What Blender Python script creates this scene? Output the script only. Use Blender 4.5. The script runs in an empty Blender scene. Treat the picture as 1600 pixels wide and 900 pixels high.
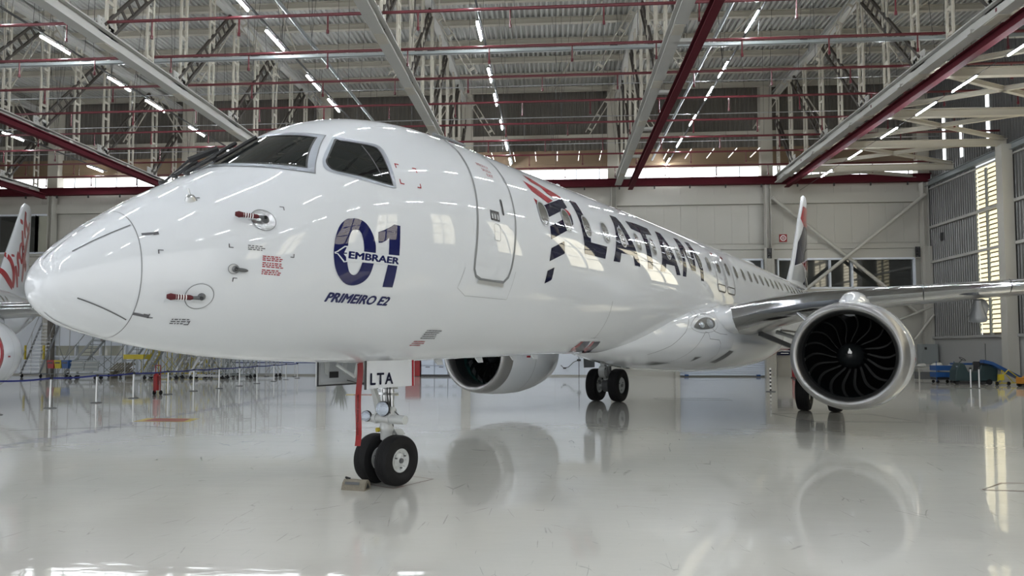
import bpy, bmesh, math, random
from mathutils import Vector, Matrix
from mathutils.geometry import tessellate_polygon

random.seed(7)
SC = bpy.context.scene
COL = SC.collection
PI = math.pi

# ------------------------------------------------------------------ camera
CAM_H = 1.761
cam_data = bpy.data.cameras.new('camera')
cam = bpy.data.objects.new('camera', cam_data)
COL.objects.link(cam)
cam.location = (0.0, 0.0, CAM_H)
cam.rotation_euler = (PI / 2 + 0.04648, 0.0, 0.0653)
cam_data.sensor_width = 36.0
cam_data.lens = 1020.14 / 1600 * 36.0
cam_data.shift_y = 49.2 / 1600
cam_data.clip_end = 300
SC.camera = cam

# ------------------------------------------------------------------ world and light
world = bpy.data.worlds.new('overcast_sky')
SC.world = world
world.use_nodes = True
wn = world.node_tree
bgn = wn.nodes['Background']
tc = wn.nodes.new('ShaderNodeTexCoord')
sep = wn.nodes.new('ShaderNodeSeparateXYZ')
ramp = wn.nodes.new('ShaderNodeValToRGB')
wn.links.new(tc.outputs['Generated'], sep.inputs[0])
wn.links.new(sep.outputs['Z'], ramp.inputs[0])
ramp.color_ramp.elements[0].color = (0.78, 0.79, 0.80, 1)
ramp.color_ramp.elements[1].color = (0.78, 0.88, 1.0, 1)
wn.links.new(ramp.outputs[0], bgn.inputs[0])
bgn.inputs[1].default_value = 1.25

SC.view_settings.view_transform = 'Standard'
SC.view_settings.look = 'None'
SC.view_settings.gamma = 1.0
SC.view_settings.use_curve_mapping = False
SC.view_settings.exposure = 0.0
ROW_LIGHT = 245.0       # LED tube brightness
STRIP_LIGHT = 4.0      # daylight strip above the back wall
LOUVRE_LIGHT = 1.0    # sunlit translucent louvres

def area(name, loc, rot, sx, sy, power, color=(1, 1, 1)):
    d = bpy.data.lights.new(name, 'AREA')
    d.shape = 'RECTANGLE'; d.size = sx; d.size_y = sy; d.energy = power; d.color = color
    o = bpy.data.objects.new(name, d); COL.objects.link(o)
    o.location = loc; o.rotation_euler = rot
    return o
# daylight of the open hangar doors behind the camera (the doorway is 13 m high)
door_day = area('doorway_daylight', (-12, -16.0, 6.6), (-PI / 2, 0, PI), 62, 12.6, 2000, (1.0, 0.99, 0.96))
# daylight of the open side bay at the left, beyond the frame
side_day = area('side_bay_daylight', (-45.0, 8, 5.5), (0, -PI / 2, 0), 10.5, 34, 1500, (0.92, 0.96, 1.0))

# ------------------------------------------------------------------ materials
MATS = {}
M_SLATGAP = None
def mat(name, col, rough=0.5, metal=0.0, coat=0.0, coat_rough=0.03, emit=None, estr=0.0, spec=0.5,
        noise=None, bump=None, trans=0.0):
    """noise=(scale, amount) colour mottling, bump=(scale, strength)"""
    m = bpy.data.materials.new(name); m.use_nodes = True
    n = m.node_tree.nodes; l = m.node_tree.links
    b = n['Principled BSDF']
    b.inputs['Base Color'].default_value = (*col, 1)
    b.inputs['Roughness'].default_value = rough
    b.inputs['Metallic'].default_value = metal
    b.inputs['Coat Weight'].default_value = coat
    b.inputs['Coat Roughness'].default_value = coat_rough
    b.inputs['Specular IOR Level'].default_value = spec
    b.inputs['Transmission Weight'].default_value = trans
    if emit:
        b.inputs['Emission Color'].default_value = (*emit, 1)
        b.inputs['Emission Strength'].default_value = estr
    if noise or bump:
        t = n.new('ShaderNodeTexCoord')
    if noise:
        nz = n.new('ShaderNodeTexNoise'); nz.inputs['Scale'].default_value = noise[0]; nz.inputs['Detail'].default_value = 4
        mx = n.new('ShaderNodeMix'); mx.data_type = 'RGBA'
        a = noise[1]
        mx.inputs[6].default_value = (*[max(0, c * (1 - a)) for c in col], 1)
        mx.inputs[7].default_value = (*[min(1, c * (1 + a)) for c in col], 1)
        l.new(t.outputs['Object'], nz.inputs['Vector']); l.new(nz.outputs[0], mx.inputs[0])
        l.new(mx.outputs[2], b.inputs['Base Color'])
    if bump:
        nb = n.new('ShaderNodeTexNoise'); nb.inputs['Scale'].default_value = bump[0]; nb.inputs['Detail'].default_value = 3
        bp = n.new('ShaderNodeBump'); bp.inputs['Strength'].default_value = bump[1]; bp.inputs['Distance'].default_value = 0.01
        l.new(t.outputs['Object'], nb.inputs['Vector']); l.new(nb.outputs[0], bp.inputs['Height'])
        l.new(bp.outputs[0], b.inputs['Normal'])
    MATS[name] = m
    return m

M_PAINT = mat('white_gloss_paint', (0.655, 0.68, 0.715), 0.5, spec=0.3, coat=1.0, coat_rough=0.012, noise=(0.6, 0.02))
M_NAVY = mat('navy_decal', (0.004, 0.005, 0.026), 0.6, spec=0.05, coat=1.0, coat_rough=0.015)
M_BLUE = mat('blue_decal', (0.004, 0.007, 0.075), 0.6, spec=0.05, coat=1.0, coat_rough=0.015)
M_RED = mat('red_decal', (0.32, 0.006, 0.016), 0.5, spec=0.1, coat=1.0, coat_rough=0.015)
M_GREYD = mat('grey_decal', (0.42, 0.44, 0.46), 0.3, coat=1.0)
M_SEAM = mat('door_seam_grey', (0.20, 0.21, 0.22), 0.45)
M_LINE = mat('panel_line', (0.10, 0.10, 0.11), 0.6)
M_BLACK = mat('black_rubber', (0.006, 0.006, 0.007), 0.7, spec=0.3, bump=(60, 0.1))
M_DARK = mat('dark_plastic', (0.02, 0.02, 0.022), 0.4)
M_GLASS = mat('cockpit_glass', (0.012, 0.014, 0.014), 0.03, spec=0.6)
M_CABGLASS = mat('cabin_window_blind', (0.13, 0.13, 0.115), 0.25, coat=1.0, coat_rough=0.03)
M_FRAME = mat('riveted_metal_frame', (0.42, 0.45, 0.50), 0.34, metal=0.9, bump=(140, 0.4))
M_CHROME = mat('polished_leading_edge', (0.46, 0.47, 0.49), 0.13, metal=1.0, noise=(1.5, 0.05))
M_LIP = mat('satin_inlet_metal', (0.36, 0.36, 0.36), 0.36, metal=1.0, noise=(2.0, 0.06))
M_DUCT = mat('dark_inlet_duct', (0.012, 0.014, 0.015), 0.4)
M_TEAL = mat('green_fan_case', (0.02, 0.075, 0.07), 0.35)
M_BLADE = mat('fan_blade_metal', (0.03, 0.03, 0.033), 0.3, metal=0.9)
M_WINGG = mat('grey_wing_paint', (0.19, 0.20, 0.21), 0.3, coat=0.6, coat_rough=0.06)
M_DKGREY = mat('dark_grey_panel', (0.10, 0.105, 0.11), 0.4)
M_GEAR = mat('landing_gear_enamel', (0.52, 0.54, 0.54), 0.35, coat=0.4, noise=(20, 0.06))
M_STEEL = mat('brushed_steel', (0.62, 0.63, 0.64), 0.28, metal=1.0)
M_ALU = mat('aluminium', (0.40, 0.41, 0.42), 0.35, metal=0.9)
M_LENS = mat('lamp_lens', (0.42, 0.47, 0.54), 0.15, metal=0.9, bump=(70, 1.0))
M_COVER = mat('red_cover_fabric', (0.085, 0.005, 0.009), 0.7, bump=(80, 0.4))
M_WHITETXT = mat('white_lettering', (0.85, 0.85, 0.85), 0.5)
M_BEIGE = mat('beige_steel_paint', (0.40, 0.375, 0.315), 0.5, noise=(1.2, 0.10))
M_LTGREY = mat('light_grey_steel_paint', (0.38, 0.375, 0.35), 0.45, noise=(1.0, 0.08))
M_BROWN = mat('brown_shade_steel', (0.04, 0.033, 0.026), 0.6, noise=(2, 0.2))  # dark brown puts the shade on the truss diagonals into their colour
M_REDPIPE = mat('dark_red_pipe', (0.10, 0.012, 0.018), 0.35, noise=(2, 0.1))
M_REDBEAM = mat('oxide_red_beam', (0.075, 0.010, 0.016), 0.8, spec=0.15, noise=(1, 0.12))
M_GREYPIPE = mat('grey_conduit', (0.22, 0.24, 0.24), 0.45)
M_WIRE = mat('hanger_wire', (0.05, 0.05, 0.05), 0.6)
M_DECK = mat('galvanised_roof_deck', (0.40, 0.40, 0.38), 0.42, metal=0.0, noise=(0.5, 0.08))
M_CLAD = mat('bare_grey_cladding', (0.13, 0.13, 0.125), 0.38, metal=0.3, noise=(0.7, 0.1))
M_CLADB = mat('brown_grey_cladding', (0.115, 0.105, 0.09), 0.5, noise=(0.7, 0.1))
M_OCHRE = mat('ochre_soffit', (0.20, 0.14, 0.085), 0.5, noise=(0.4, 0.12))
M_WALL = mat('cream_wall_panel', (0.40, 0.39, 0.35), 0.45, noise=(0.25, 0.04))
M_WALLW = mat('white_lower_wall', (0.66, 0.70, 0.76), 0.4, noise=(0.3, 0.04))
M_SHUT = mat('blue_white_shutter', (0.58, 0.64, 0.74), 0.4)
M_OFFG = mat('dark_office_glass', (0.03, 0.032, 0.03), 0.06, coat=1.0, coat_rough=0.0)
M_PALEG = mat('pale_office_glass', (0.40, 0.40, 0.33), 0.15, coat=0.6)
M_SKYLIT = mat('daylight_glazing', (0.8, 0.85, 0.9), 0.3, emit=(0.93, 0.97, 1.0), estr=STRIP_LIGHT)
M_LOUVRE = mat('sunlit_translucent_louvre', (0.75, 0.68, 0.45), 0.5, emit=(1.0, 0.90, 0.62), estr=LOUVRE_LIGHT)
M_LED = mat('glow_tube', (0.9, 0.9, 0.9), 0.4, emit=(0.90, 0.95, 1.0), estr=ROW_LIGHT)
M_PLINTH = mat('grey_plinth_paint', (0.30, 0.30, 0.29), 0.45, noise=(0.3, 0.05))
M_LOUVRE_BRIGHT = mat('bright_louvre', (0.75, 0.68, 0.45), 0.5, emit=(1.0, 0.92, 0.72), estr=4.0)  # brighter copy of the louvre, glow raised for its reflections on the fuselage
M_DIM = mat('skylight_glint', (0.9, 0.9, 0.9), 0.4, emit=(1.0, 0.95, 0.85), estr=1.6)  # faint glow for the skylight reflections under the fascia, no real tube
M_YELLOW = mat('safety_yellow', (0.45, 0.36, 0.02), 0.45)
M_ORANGE = mat('lift_orange', (0.40, 0.17, 0.02), 0.45)
M_CARTBLUE = mat('cart_blue', (0.012, 0.06, 0.20), 0.4)
M_TEALD = mat('dark_teal_plastic', (0.015, 0.035, 0.04), 0.4)
M_REDSAFE = mat('safety_red', (0.26, 0.010, 0.012), 0.4)
M_WOOD = mat('worn_wood', (0.20, 0.18, 0.14), 0.7, noise=(30, 0.25), bump=(50, 0.4))
M_BELT = mat('navy_barrier_belt', (0.012, 0.02, 0.16), 0.55)
M_LEAF = mat('dark_leaf', (0.02, 0.045, 0.02), 0.6)
M_PLASTIC = mat('wrapped_plastic', (0.5, 0.5, 0.48), 0.35)
M_DKRED = mat('dark_red_line', (0.09, 0.012, 0.01), 0.4, coat=0.4)
M_PINK = mat('mark_red', (0.30, 0.04, 0.025), 0.35, coat=0.5)
M_MARKY = mat('mark_yellow', (0.60, 0.45, 0.06), 0.35, coat=0.5)

def floor_material():
    m = bpy.data.materials.new('polished_epoxy_floor'); m.use_nodes = True
    n = m.node_tree.nodes; l = m.node_tree.links; b = n['Principled BSDF']
    t = n.new('ShaderNodeTexCoord')
    def noise(scale, det=5, vec=None, rough=0.55):
        z = n.new('ShaderNodeTexNoise'); z.inputs['Scale'].default_value = scale; z.inputs['Detail'].default_value = det
        z.inputs['Roughness'].default_value = rough
        l.new(vec or t.outputs['Object'], z.inputs['Vector']); return z.outputs[0]
    def ramp(src, p0, c0, p1, c1):
        r = n.new('ShaderNodeValToRGB'); r.color_ramp.elements[0].position = p0; r.color_ramp.elements[0].color = (*c0, 1)
        r.color_ramp.elements[1].position = p1; r.color_ramp.elements[1].color = (*c1, 1); l.new(src, r.inputs[0]); return r.outputs[0]
    base = ramp(noise(0.22, 5), 0.3, (0.63, 0.62, 0.575), 0.75, (0.71, 0.70, 0.65))
    # thin scratches: two stretched voronoi edge fields masked by noise
    cur = base
    for rot, sc, msk in ((0.5, 1.3, 1.7), (-0.9, 2.2, 2.6), (1.9, 0.8, 1.2)):
        mp = n.new('ShaderNodeMapping'); mp.inputs['Rotation'].default_value = (0, 0, rot); mp.inputs['Scale'].default_value = (sc, sc * 0.25, 1)
        l.new(t.outputs['Object'], mp.inputs[0])
        nz = n.new('ShaderNodeTexNoise'); nz.inputs['Scale'].default_value = 1.6
        l.new(mp.outputs[0], nz.inputs['Vector'])
        mxv = n.new('ShaderNodeMix'); mxv.data_type = 'VECTOR'; mxv.inputs[0].default_value = 0.12
        l.new(mp.outputs[0], mxv.inputs[4]); l.new(nz.outputs[1], mxv.inputs[5])
        v = n.new('ShaderNodeTexVoronoi'); v.feature = 'DISTANCE_TO_EDGE'; v.inputs['Scale'].default_value = 1.5
        l.new(mxv.outputs[1], v.inputs['Vector'])
        edge = ramp(v.outputs['Distance'], 0.0, (1, 1, 1), 0.006, (0, 0, 0))
        mask = ramp(noise(msk, 4), 0.57, (0, 0, 0), 0.64, (1, 1, 1))
        mu = n.new('ShaderNodeMath'); mu.operation = 'MULTIPLY'; l.new(edge, mu.inputs[0]); l.new(mask, mu.inputs[1])
        mu2 = n.new('ShaderNodeMath'); mu2.operation = 'MULTIPLY'; mu2.inputs[1].default_value = 0.5; l.new(mu.outputs[0], mu2.inputs[0])
        mx = n.new('ShaderNodeMix'); mx.data_type = 'RGBA'
        l.new(mu2.outputs[0], mx.inputs[0]); l.new(cur, mx.inputs[6]); mx.inputs[7].default_value = (0.12, 0.12, 0.115, 1)
        cur = mx.outputs[2]
    l.new(cur, b.inputs['Base Color'])
    rg = n.new('ShaderNodeMapRange'); rg.inputs[3].default_value = 0.18; rg.inputs[4].default_value = 0.30
    l.new(noise(0.5, 4), rg.inputs[0]); l.new(rg.outputs[0], b.inputs['Roughness'])
    b.inputs['Coat Weight'].default_value = 0.9; b.inputs['Coat Roughness'].default_value = 0.035
    b.inputs['Specular IOR Level'].default_value = 0.25
    bp = n.new('ShaderNodeBump'); bp.inputs['Strength'].default_value = 0.10; bp.inputs['Distance'].default_value = 0.02
    mp = n.new('ShaderNodeMapping'); mp.inputs['Scale'].default_value = (1.0, 2.5, 1); l.new(t.outputs['Object'], mp.inputs[0])
    l.new(noise(1.1, 3, mp.outputs[0]), bp.inputs['Height'])
    l.new(bp.outputs[0], b.inputs['Normal']); l.new(bp.outputs[0], b.inputs['Coat Normal'])
    return m
M_FLOOR = floor_material()

# ------------------------------------------------------------------ helpers
def link(name, me, m=None, parent=None, smooth=False):
    o = bpy.data.objects.new(name, me); COL.objects.link(o)
    if m: me.materials.append(m)
    if smooth:
        me.shade_smooth()
    if parent: o.parent = parent
    return o

class MB:
    """collects simple solids into one mesh"""
    def __init__(s): s.v = []; s.f = []
    def add(s, vs, fs):
        k = len(s.v); s.v += [tuple(v) for v in vs]; s.f += [[i + k for i in f] for f in fs]; return s
    def box(s, c, d, rz=0.0, M=None):
        x, y, z = d[0] / 2, d[1] / 2, d[2] / 2
        R = M or Matrix.Rotation(rz, 3, 'Z')
        vs = [Vector(c) + R @ Vector((i * x, j * y, k * z)) for i in (-1, 1) for j in (-1, 1) for k in (-1, 1)]
        return s.add(vs, [(0, 1, 3, 2), (4, 6, 7, 5), (0, 4, 5, 1), (2, 3, 7, 6), (0, 2, 6, 4), (1, 5, 7, 3)])
    def beam(s, p, q, w, h, up=Vector((0, 0, 1))):
        p = Vector(p); q = Vector(q); d = (q - p)
        L = d.length; d.normalize()
        if abs(d.dot(up)) > 0.98: up = Vector((0, 1, 0))
        x = d.cross(up).normalized(); y = x.cross(d)
        R = Matrix((x, d, y)).transposed()
        return s.box((p + q) / 2, (w, L, h), M=R)
    def ibeam(s, p, q, w, h, t=0.03, up=Vector((0, 0, 1))):
        p = Vector(p); q = Vector(q); d = (q - p).normalized()
        if abs(d.dot(up)) > 0.98: up = Vector((0, 1, 0))
        x = d.cross(up).normalized(); y = x.cross(d)
        s.beam(p + y * (h / 2 - t / 2), q + y * (h / 2 - t / 2), w, t, up)
        s.beam(p - y * (h / 2 - t / 2), q - y * (h / 2 - t / 2), w, t, up)
        return s.beam(p, q, t, h - 2 * t, up)
    def tube(s, p, q, r, n=8, r2=None, cap=True):
        p = Vector(p); q = Vector(q); r2 = r if r2 is None else r2
        d = (q - p).normalized(); up = Vector((0, 0, 1))
        if abs(d.dot(up)) > 0.98: up = Vector((0, 1, 0))
        x = d.cross(up).normalized(); y = x.cross(d)
        vs = []
        for c, rr in ((p, r), (q, r2)):
            for i in range(n):
                a = 2 * PI * i / n; vs.append(c + (x * math.cos(a) + y * math.sin(a)) * rr)
        fs = [(i, (i + 1) % n, n + (i + 1) % n, n + i) for i in range(n)]
        if cap: fs += [tuple(range(n))[::-1], tuple(range(n, 2 * n))]
        return s.add(vs, fs)
    def path(s, pts, r, n=6):
        for a, b in zip(pts[:-1], pts[1:]): s.tube(a, b, r, n)
        return s
    def lathe(s, prof, c, axis, n=32, closed=False):
        """prof [(t, r)] along axis from c"""
        c = Vector(c); d = Vector(axis).normalized(); up = Vector((0, 0, 1))
        if abs(d.dot(up)) > 0.98: up = Vector((0, 1, 0))
        x = d.cross(up).normalized(); y = x.cross(d)
        vs = []
        for t, r in prof:
            for i in range(n):
                a = 2 * PI * i / n; vs.append(c + d * t + (x * math.cos(a) + y * math.sin(a)) * r)
        fs = []
        m = len(prof)
        for j in range(m - 1 if not closed else m):
            j2 = (j + 1) % m
            for i in range(n):
                i2 = (i + 1) % n; fs.append((j * n + i, j * n + i2, j2 * n + i2, j2 * n + i))
        return s.add(vs, fs)
    def prism(s, poly, o, U, V, th):
        """flat polygon in plane (o,U,V) extruded by th along UxV"""
        o = Vector(o); U = Vector(U); V = Vector(V); N = U.cross(V).normalized() * th
        a = [o + U * x + V * y for x, y in poly]; b = [p + N for p in a]; n = len(a)
        return s.add(a + b, [tuple(range(n))[::-1], tuple(range(n, 2 * n))] + [(i, (i + 1) % n, n + (i + 1) % n, n + i) for i in range(n)])
    def ball(s, c, rx, ry, rz, nu=16, nv=8):
        vs = []; fs = []
        for j in range(nv + 1):
            t = PI * j / nv
            for i in range(nu):
                a = 2 * PI * i / nu
                vs.append((c[0] + rx * math.sin(t) * math.cos(a), c[1] + ry * math.sin(t) * math.sin(a), c[2] + rz * math.cos(t)))
        for j in range(nv):
            for i in range(nu):
                i2 = (i + 1) % nu; fs.append((j * nu + i, (j + 1) * nu + i, (j + 1) * nu + i2, j * nu + i2))
        return s.add(vs, fs)
    def build(s, name, m, parent=None, smooth=False, normals=True):
        me = bpy.data.meshes.new(name); me.from_pydata(s.v, [], s.f); me.validate()
        if normals or smooth:
            bm = bmesh.new(); bm.from_mesh(me)
            bmesh.ops.remove_doubles(bm, verts=bm.verts, dist=1e-5) if smooth else None
            bmesh.ops.recalc_face_normals(bm, faces=bm.faces); bm.to_mesh(me); bm.free()
        o = link(name, me, m, parent)
        if smooth:
            me.set_sharp_from_angle(angle=0.7) if hasattr(me, 'set_sharp_from_angle') else None
        return o

def tag(o, label=None, cat=None, group=None, kind=None):
    if label: o['label'] = label
    if cat: o['category'] = cat
    if group: o['group'] = group
    if kind: o['kind'] = kind
    return o
def empty(name, loc=(0, 0, 0), rz=0.0, parent=None):
    o = bpy.data.objects.new(name, None); COL.objects.link(o); o.location = loc; o.rotation_euler = (0, 0, rz)
    o.empty_display_size = 0.2
    if parent: o.parent = parent
    return o
def thing(name, label, cat, loc=(0, 0, 0), rz=0.0, group=None):
    return tag(empty(name, loc, rz), label, cat, group)
def copy_tree(o, parent=None):
    c = o.copy(); COL.objects.link(c)
    if parent: c.parent = parent
    for ch in list(o.children): copy_tree(ch, c)
    return c
ORD = ['first', 'second', 'third', 'fourth', 'fifth', 'sixth', 'seventh', 'eighth', 'ninth', 'tenth', 'eleventh', 'twelfth',
       'thirteenth', 'fourteenth', 'fifteenth', 'sixteenth', 'seventeenth', 'eighteenth', 'nineteenth', 'twentieth']

# 2D polygon -> small triangles -> mapped onto a surface
def poly_tris(loops):
    pts = [(x, y) for lp in loops for x, y in lp]
    tris = tessellate_polygon([[Vector((x, y, 0)) for x, y in lp] for lp in loops])
    return pts, [tuple(t) for t in tris]
def text_tris(body, shear=0.0, bold=0.0, spacing=1.0):
    cu = bpy.data.curves.new('txt', 'FONT'); cu.body = body; cu.shear = shear; cu.space_character = spacing
    cu.resolution_u = 3
    o = bpy.data.objects.new('txt', cu); COL.objects.link(o)
    bpy.context.view_layer.update()
    me = o.to_mesh()
    bm = bmesh.new(); bm.from_mesh(me); bmesh.ops.triangulate(bm, faces=bm.faces)
    bm.verts.ensure_lookup_table()
    pts = [(v.co.x, v.co.y) for v in bm.verts]; tris = [tuple(v.index for v in f.verts) for f in bm.faces]
    bm.free(); o.to_mesh_clear(); bpy.data.objects.remove(o); bpy.data.curves.remove(cu)
    x0 = min(p[0] for p in pts); x1 = max(p[0] for p in pts); y0 = min(p[1] for p in pts); y1 = max(p[1] for p in pts)
    if bold:
        P = []; T = []
        for dx, dy in ((0, 0), (bold, 0), (-bold, 0), (0, bold * 0.7), (0, -bold * 0.7), (bold * 0.8, bold * 0.5), (-bold * 0.8, -bold * 0.5)):
            k = len(P); P += [(x + dx, y + dy) for x, y in pts]; T += [tuple(i + k for i in t) for t in tris]
        pts, tris = P, T
    return [((x - x0) / (x1 - x0), (y - y0) / (y1 - y0)) for x, y in pts], tris
def mapped(name, pts, tris, fn, m, parent, h=0.08, smooth=True):
    """pts 2D; fn(x, y) -> 3D"""
    bm = bmesh.new()
    vs = [bm.verts.new((x, y, 0)) for x, y in pts]
    for t in tris:
        try: bm.faces.new([vs[i] for i in t])
        except ValueError: pass
    if h:
        xs = [p[0] for p in pts]; ys = [p[1] for p in pts]
        k = math.floor(min(xs) / h) + 1
        while k * h < max(xs):
            bmesh.ops.bisect_plane(bm, geom=bm.verts[:] + bm.edges[:] + bm.faces[:], plane_co=(k * h, 0, 0), plane_no=(1, 0, 0)); k += 1
        k = math.floor(min(ys) / h) + 1
        while k * h < max(ys):
            bmesh.ops.bisect_plane(bm, geom=bm.verts[:] + bm.edges[:] + bm.faces[:], plane_co=(0, k * h, 0), plane_no=(0, 1, 0)); k += 1
    for v in bm.verts: v.co = fn(v.co.x, v.co.y)
    me = bpy.data.meshes.new(name); bm.to_mesh(me); bm.free()
    return link(name, me, m, parent, smooth)
def ribbon_tris(line, w, closed=False):
    P = [Vector((x, y)) for x, y in line]; n = len(P); pts = []; tris = []
    for i, p in enumerate(P):
        a = P[(i - 1) % n] if (closed or i > 0) else p; b = P[(i + 1) % n] if (closed or i < n - 1) else p
        d = (b - a); d = d.normalized() if d.length > 0 else Vector((1, 0)); nn = Vector((-d.y, d.x)) * w / 2
        pts += [tuple(p + nn), tuple(p - nn)]
    for i in range(n if closed else n - 1):
        j = (i + 1) % n; tris += [(2 * i, 2 * i + 1, 2 * j + 1), (2 * i, 2 * j + 1, 2 * j)]
    return pts, tris
def dense(line, step, closed=False):
    out = []
    L = list(line) + ([line[0]] if closed else [])
    for a, b in zip(L[:-1], L[1:]):
        d = math.dist(a, b); k = max(1, int(d / step))
        out += [(a[0] + (b[0] - a[0]) * i / k, a[1] + (b[1] - a[1]) * i / k) for i in range(k)]
    if not closed: out.append(L[-1])
    return out
def rrect(x0, y0, x1, y1, r, n=5):
    o = []
    for cx, cy, a0 in ((x1 - r, y1 - r, 0), (x0 + r, y1 - r, 90), (x0 + r, y0 + r, 180), (x1 - r, y0 + r, 270)):
        for i in range(n + 1):
            a = math.radians(a0 + 90 * i / n); o.append((cx + r * math.cos(a), cy + r * math.sin(a)))
    return o
def smooth_loop(pts, k=3):
    """Catmull-Rom through a closed loop"""
    n = len(pts); o = []
    for i in range(n):
        p0, p1, p2, p3 = (Vector(pts[(i + j) % n]) for j in (-1, 0, 1, 2))
        for q in range(k):
            t = q / k
            o.append(tuple(0.5 * ((2 * p1) + (p2 - p0) * t + (2 * p0 - 5 * p1 + 4 * p2 - p3) * t * t + (3 * p1 - p0 - 3 * p2 + p3) * t ** 3)))
    return o

# ------------------------------------------------------------------ the hangar shell
YB = 43.7          # back wall
XR = 24.1          # right side wall
XL = -46.0
YF = -16.2         # open front, behind the camera
ZT = 12.6          # head of the back wall
ZD = 19.5          # roof deck

o = MB().box(((XL + XR) / 2, (YB + YF) / 2 - 8, -0.1), (XR - XL + 1.0, YB - YF + 18, 0.2)).build('floor', M_FLOOR)
tag(o, 'polished pale grey epoxy hangar floor with scratches', kind='structure')

# corrugated sheets
def corrugated(name, p0, U, V, n, depth, m, parent=None):
    """sheet from p0, ribs repeat along U (n ribs), run along V, relief along UxV"""
    p0 = Vector(p0); U = Vector(U); V = Vector(V); N = U.cross(V).normalized() * depth
    prof = []
    for i in range(n):
        for f, h in ((0.0, 0), (0.35, 0), (0.5, 1), (0.85, 1)): prof.append(((i + f) / n, h))
    prof.append((1.0, 0))
    vs = []; fs = []
    for t, h in prof:
        a = p0 + U * t + N * h; vs += [a, a + V]
    for i in range(len(prof) - 1): fs.append((2 * i, 2 * i + 2, 2 * i + 3, 2 * i + 1))
    return MB().add(vs, fs).build(name, m, parent, normals=False)

ceiling = corrugated('ceiling', (XL - 1, YF - 1, ZD), (XR - XL + 2, 0, 0), (0, YB - YF + 2, 0), 250, -0.11, M_DECK)
tag(ceiling, 'ribbed galvanised roof deck over steel purlins', kind='structure')
for i in range(21):
    y = 43.2 - i * 2.3
    if y < 0: break
    mb = MB().ibeam((XL, y, ZD - 0.26), (XR, y, ZD - 0.26), 0.22, 0.32, 0.03)
    mb.build('purlin', M_BEIGE, ceiling)
# thin roof bracing rods and beam ties seen between the purlins
for k in range(8):
    x0 = -41 + k * 8.2
    MB().beam((x0, 43.0, ZD - 0.42), (x0 + 5.0, 20, ZD - 0.42), 0.07, 0.07).build('roof_brace', M_BEIGE, ceiling)

# back wall
wall_back = MB().box(((XL + XR) / 2, YB + 0.25, 6.45), (XR - XL, 0.3, 12.9)).build('wall_back', M_WALL)
tag(wall_back, 'cream panelled back wall of the hangar', kind='structure')
# upper ribbed cladding, ochre soffit
xs = [-45.3, -35.3, -25.5, -15.7, -5.9, 3.95, 13.93, 23.8]
for a, b in zip(xs[:-1], xs[1:]):
    n = 9
    for i in range(n):
        x0 = a + (b - a) * i / n; x1 = a + (b - a) * (i + 1) / n
        for z0, z1 in ((8.75, 11.35),):
            MB().box(((x0 + x1) / 2, YB + 0.08, (z0 + z1) / 2), (x1 - x0 - 0.008, 0.05, z1 - z0 - 0.008)).build('wall_panel', M_WALL, wall_back)
        MB().box(((x0 + x1) / 2, YB + 0.08, 12.3), (x1 - x0 - 0.008, 0.05, 0.52)).build('wall_panel', M_WALL, wall_back)
    if b < 10:
        for i in range(5):
            x0 = a + (b - a) * i / 5; x1 = a + (b - a) * (i + 1) / 5
            if True:
                MB().box(((x0 + x1) / 2, YB + 0.08, 6.6), (x1 - x0 - 0.008, 0.05, 1.8)).build('wall_panel', M_WALL, wall_back)
                MB().box(((x0 + x1) / 2, YB + 0.08, 2.85), (x1 - x0 - 0.008, 0.05, 5.5)).build('wall_panel', M_WALLW, wall_back)
    MB().box(((a + b) / 2, YB - 0.02, 11.7), (b - a - 0.3, 0.28, 0.66)).build('wall_rail', M_WALL, wall_back)
    MB().box(((a + b) / 2, YB - 0.02, 8.0), (b - a - 0.3, 0.28, 0.62)).build('wall_rail', M_WALL, wall_back)
    MB().box(((a + b) / 2, YB, 8.5), (b - a - 0.3, 0.2, 0.3)).build('wall_rail', M_WALL, wall_back)
# columns in front of the wall
for x in xs:
    c = MB().ibeam((x, YB - 0.3, 0), (x, YB - 0.3, 12.55), 0.5, 0.34, 0.035, Vector((1, 0, 0)))
    c.box((x, YB - 0.5, 4.2), (0.62, 0.06, 8.4))
    tag(c.build('trim_1', M_WALL), 'cream steel wall column', kind='structure')
    c = MB().box((x, YB - 0.1, 16.3), (0.75, 0.6, 6.5))
    tag(c.build('trim_2', M_BEIGE), 'beige upper wall column', kind='structure')
# daylight strip and what is above it
w = MB().box(((XL + XR) / 2, YB + 0.35, 13.33), (XR - XL, 0.04, 1.25)).build('window_1', M_SKYLIT)
tag(w, 'continuous white daylight glazing strip over the back wall', kind='structure')
for i in range(46):
    x = XL + 1 + i * 1.55
    MB().box((x, YB + 0.28, 13.33), (0.05, 0.06, 1.25)).build('mullion', M_GREYPIPE, w)
MB().box(((XL + XR) / 2, YB + 0.27, 13.25), (XR - XL, 0.05, 0.05)).build('transom', M_GREYPIPE, w)
up = corrugated('wall_upper_back', (XL, YB + 0.2, 15.2), (XR - XL, 0, 0), (0, 0, 4.4), 230, 0.05, M_CLADB)
tag(up, 'ribbed grey brown cladding above the glazing strip', kind='structure')
MB().box(((XL + XR) / 2, YB - 0.05, 16.15), (XR - XL, 0.16, 0.22)).build('girt', M_BEIGE, up)
so = MB().box(((XL + XR) / 2, YB + 0.1, 14.75), (XR - XL, 0.12, 0.95)).box(((XL + XR) / 2, YB + 0.12, 14.12), (XR - XL, 0.1, 0.32)).build('trim_3', M_OCHRE)
tag(so, 'ochre fascia band above the glazing strip', kind='structure')
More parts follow.
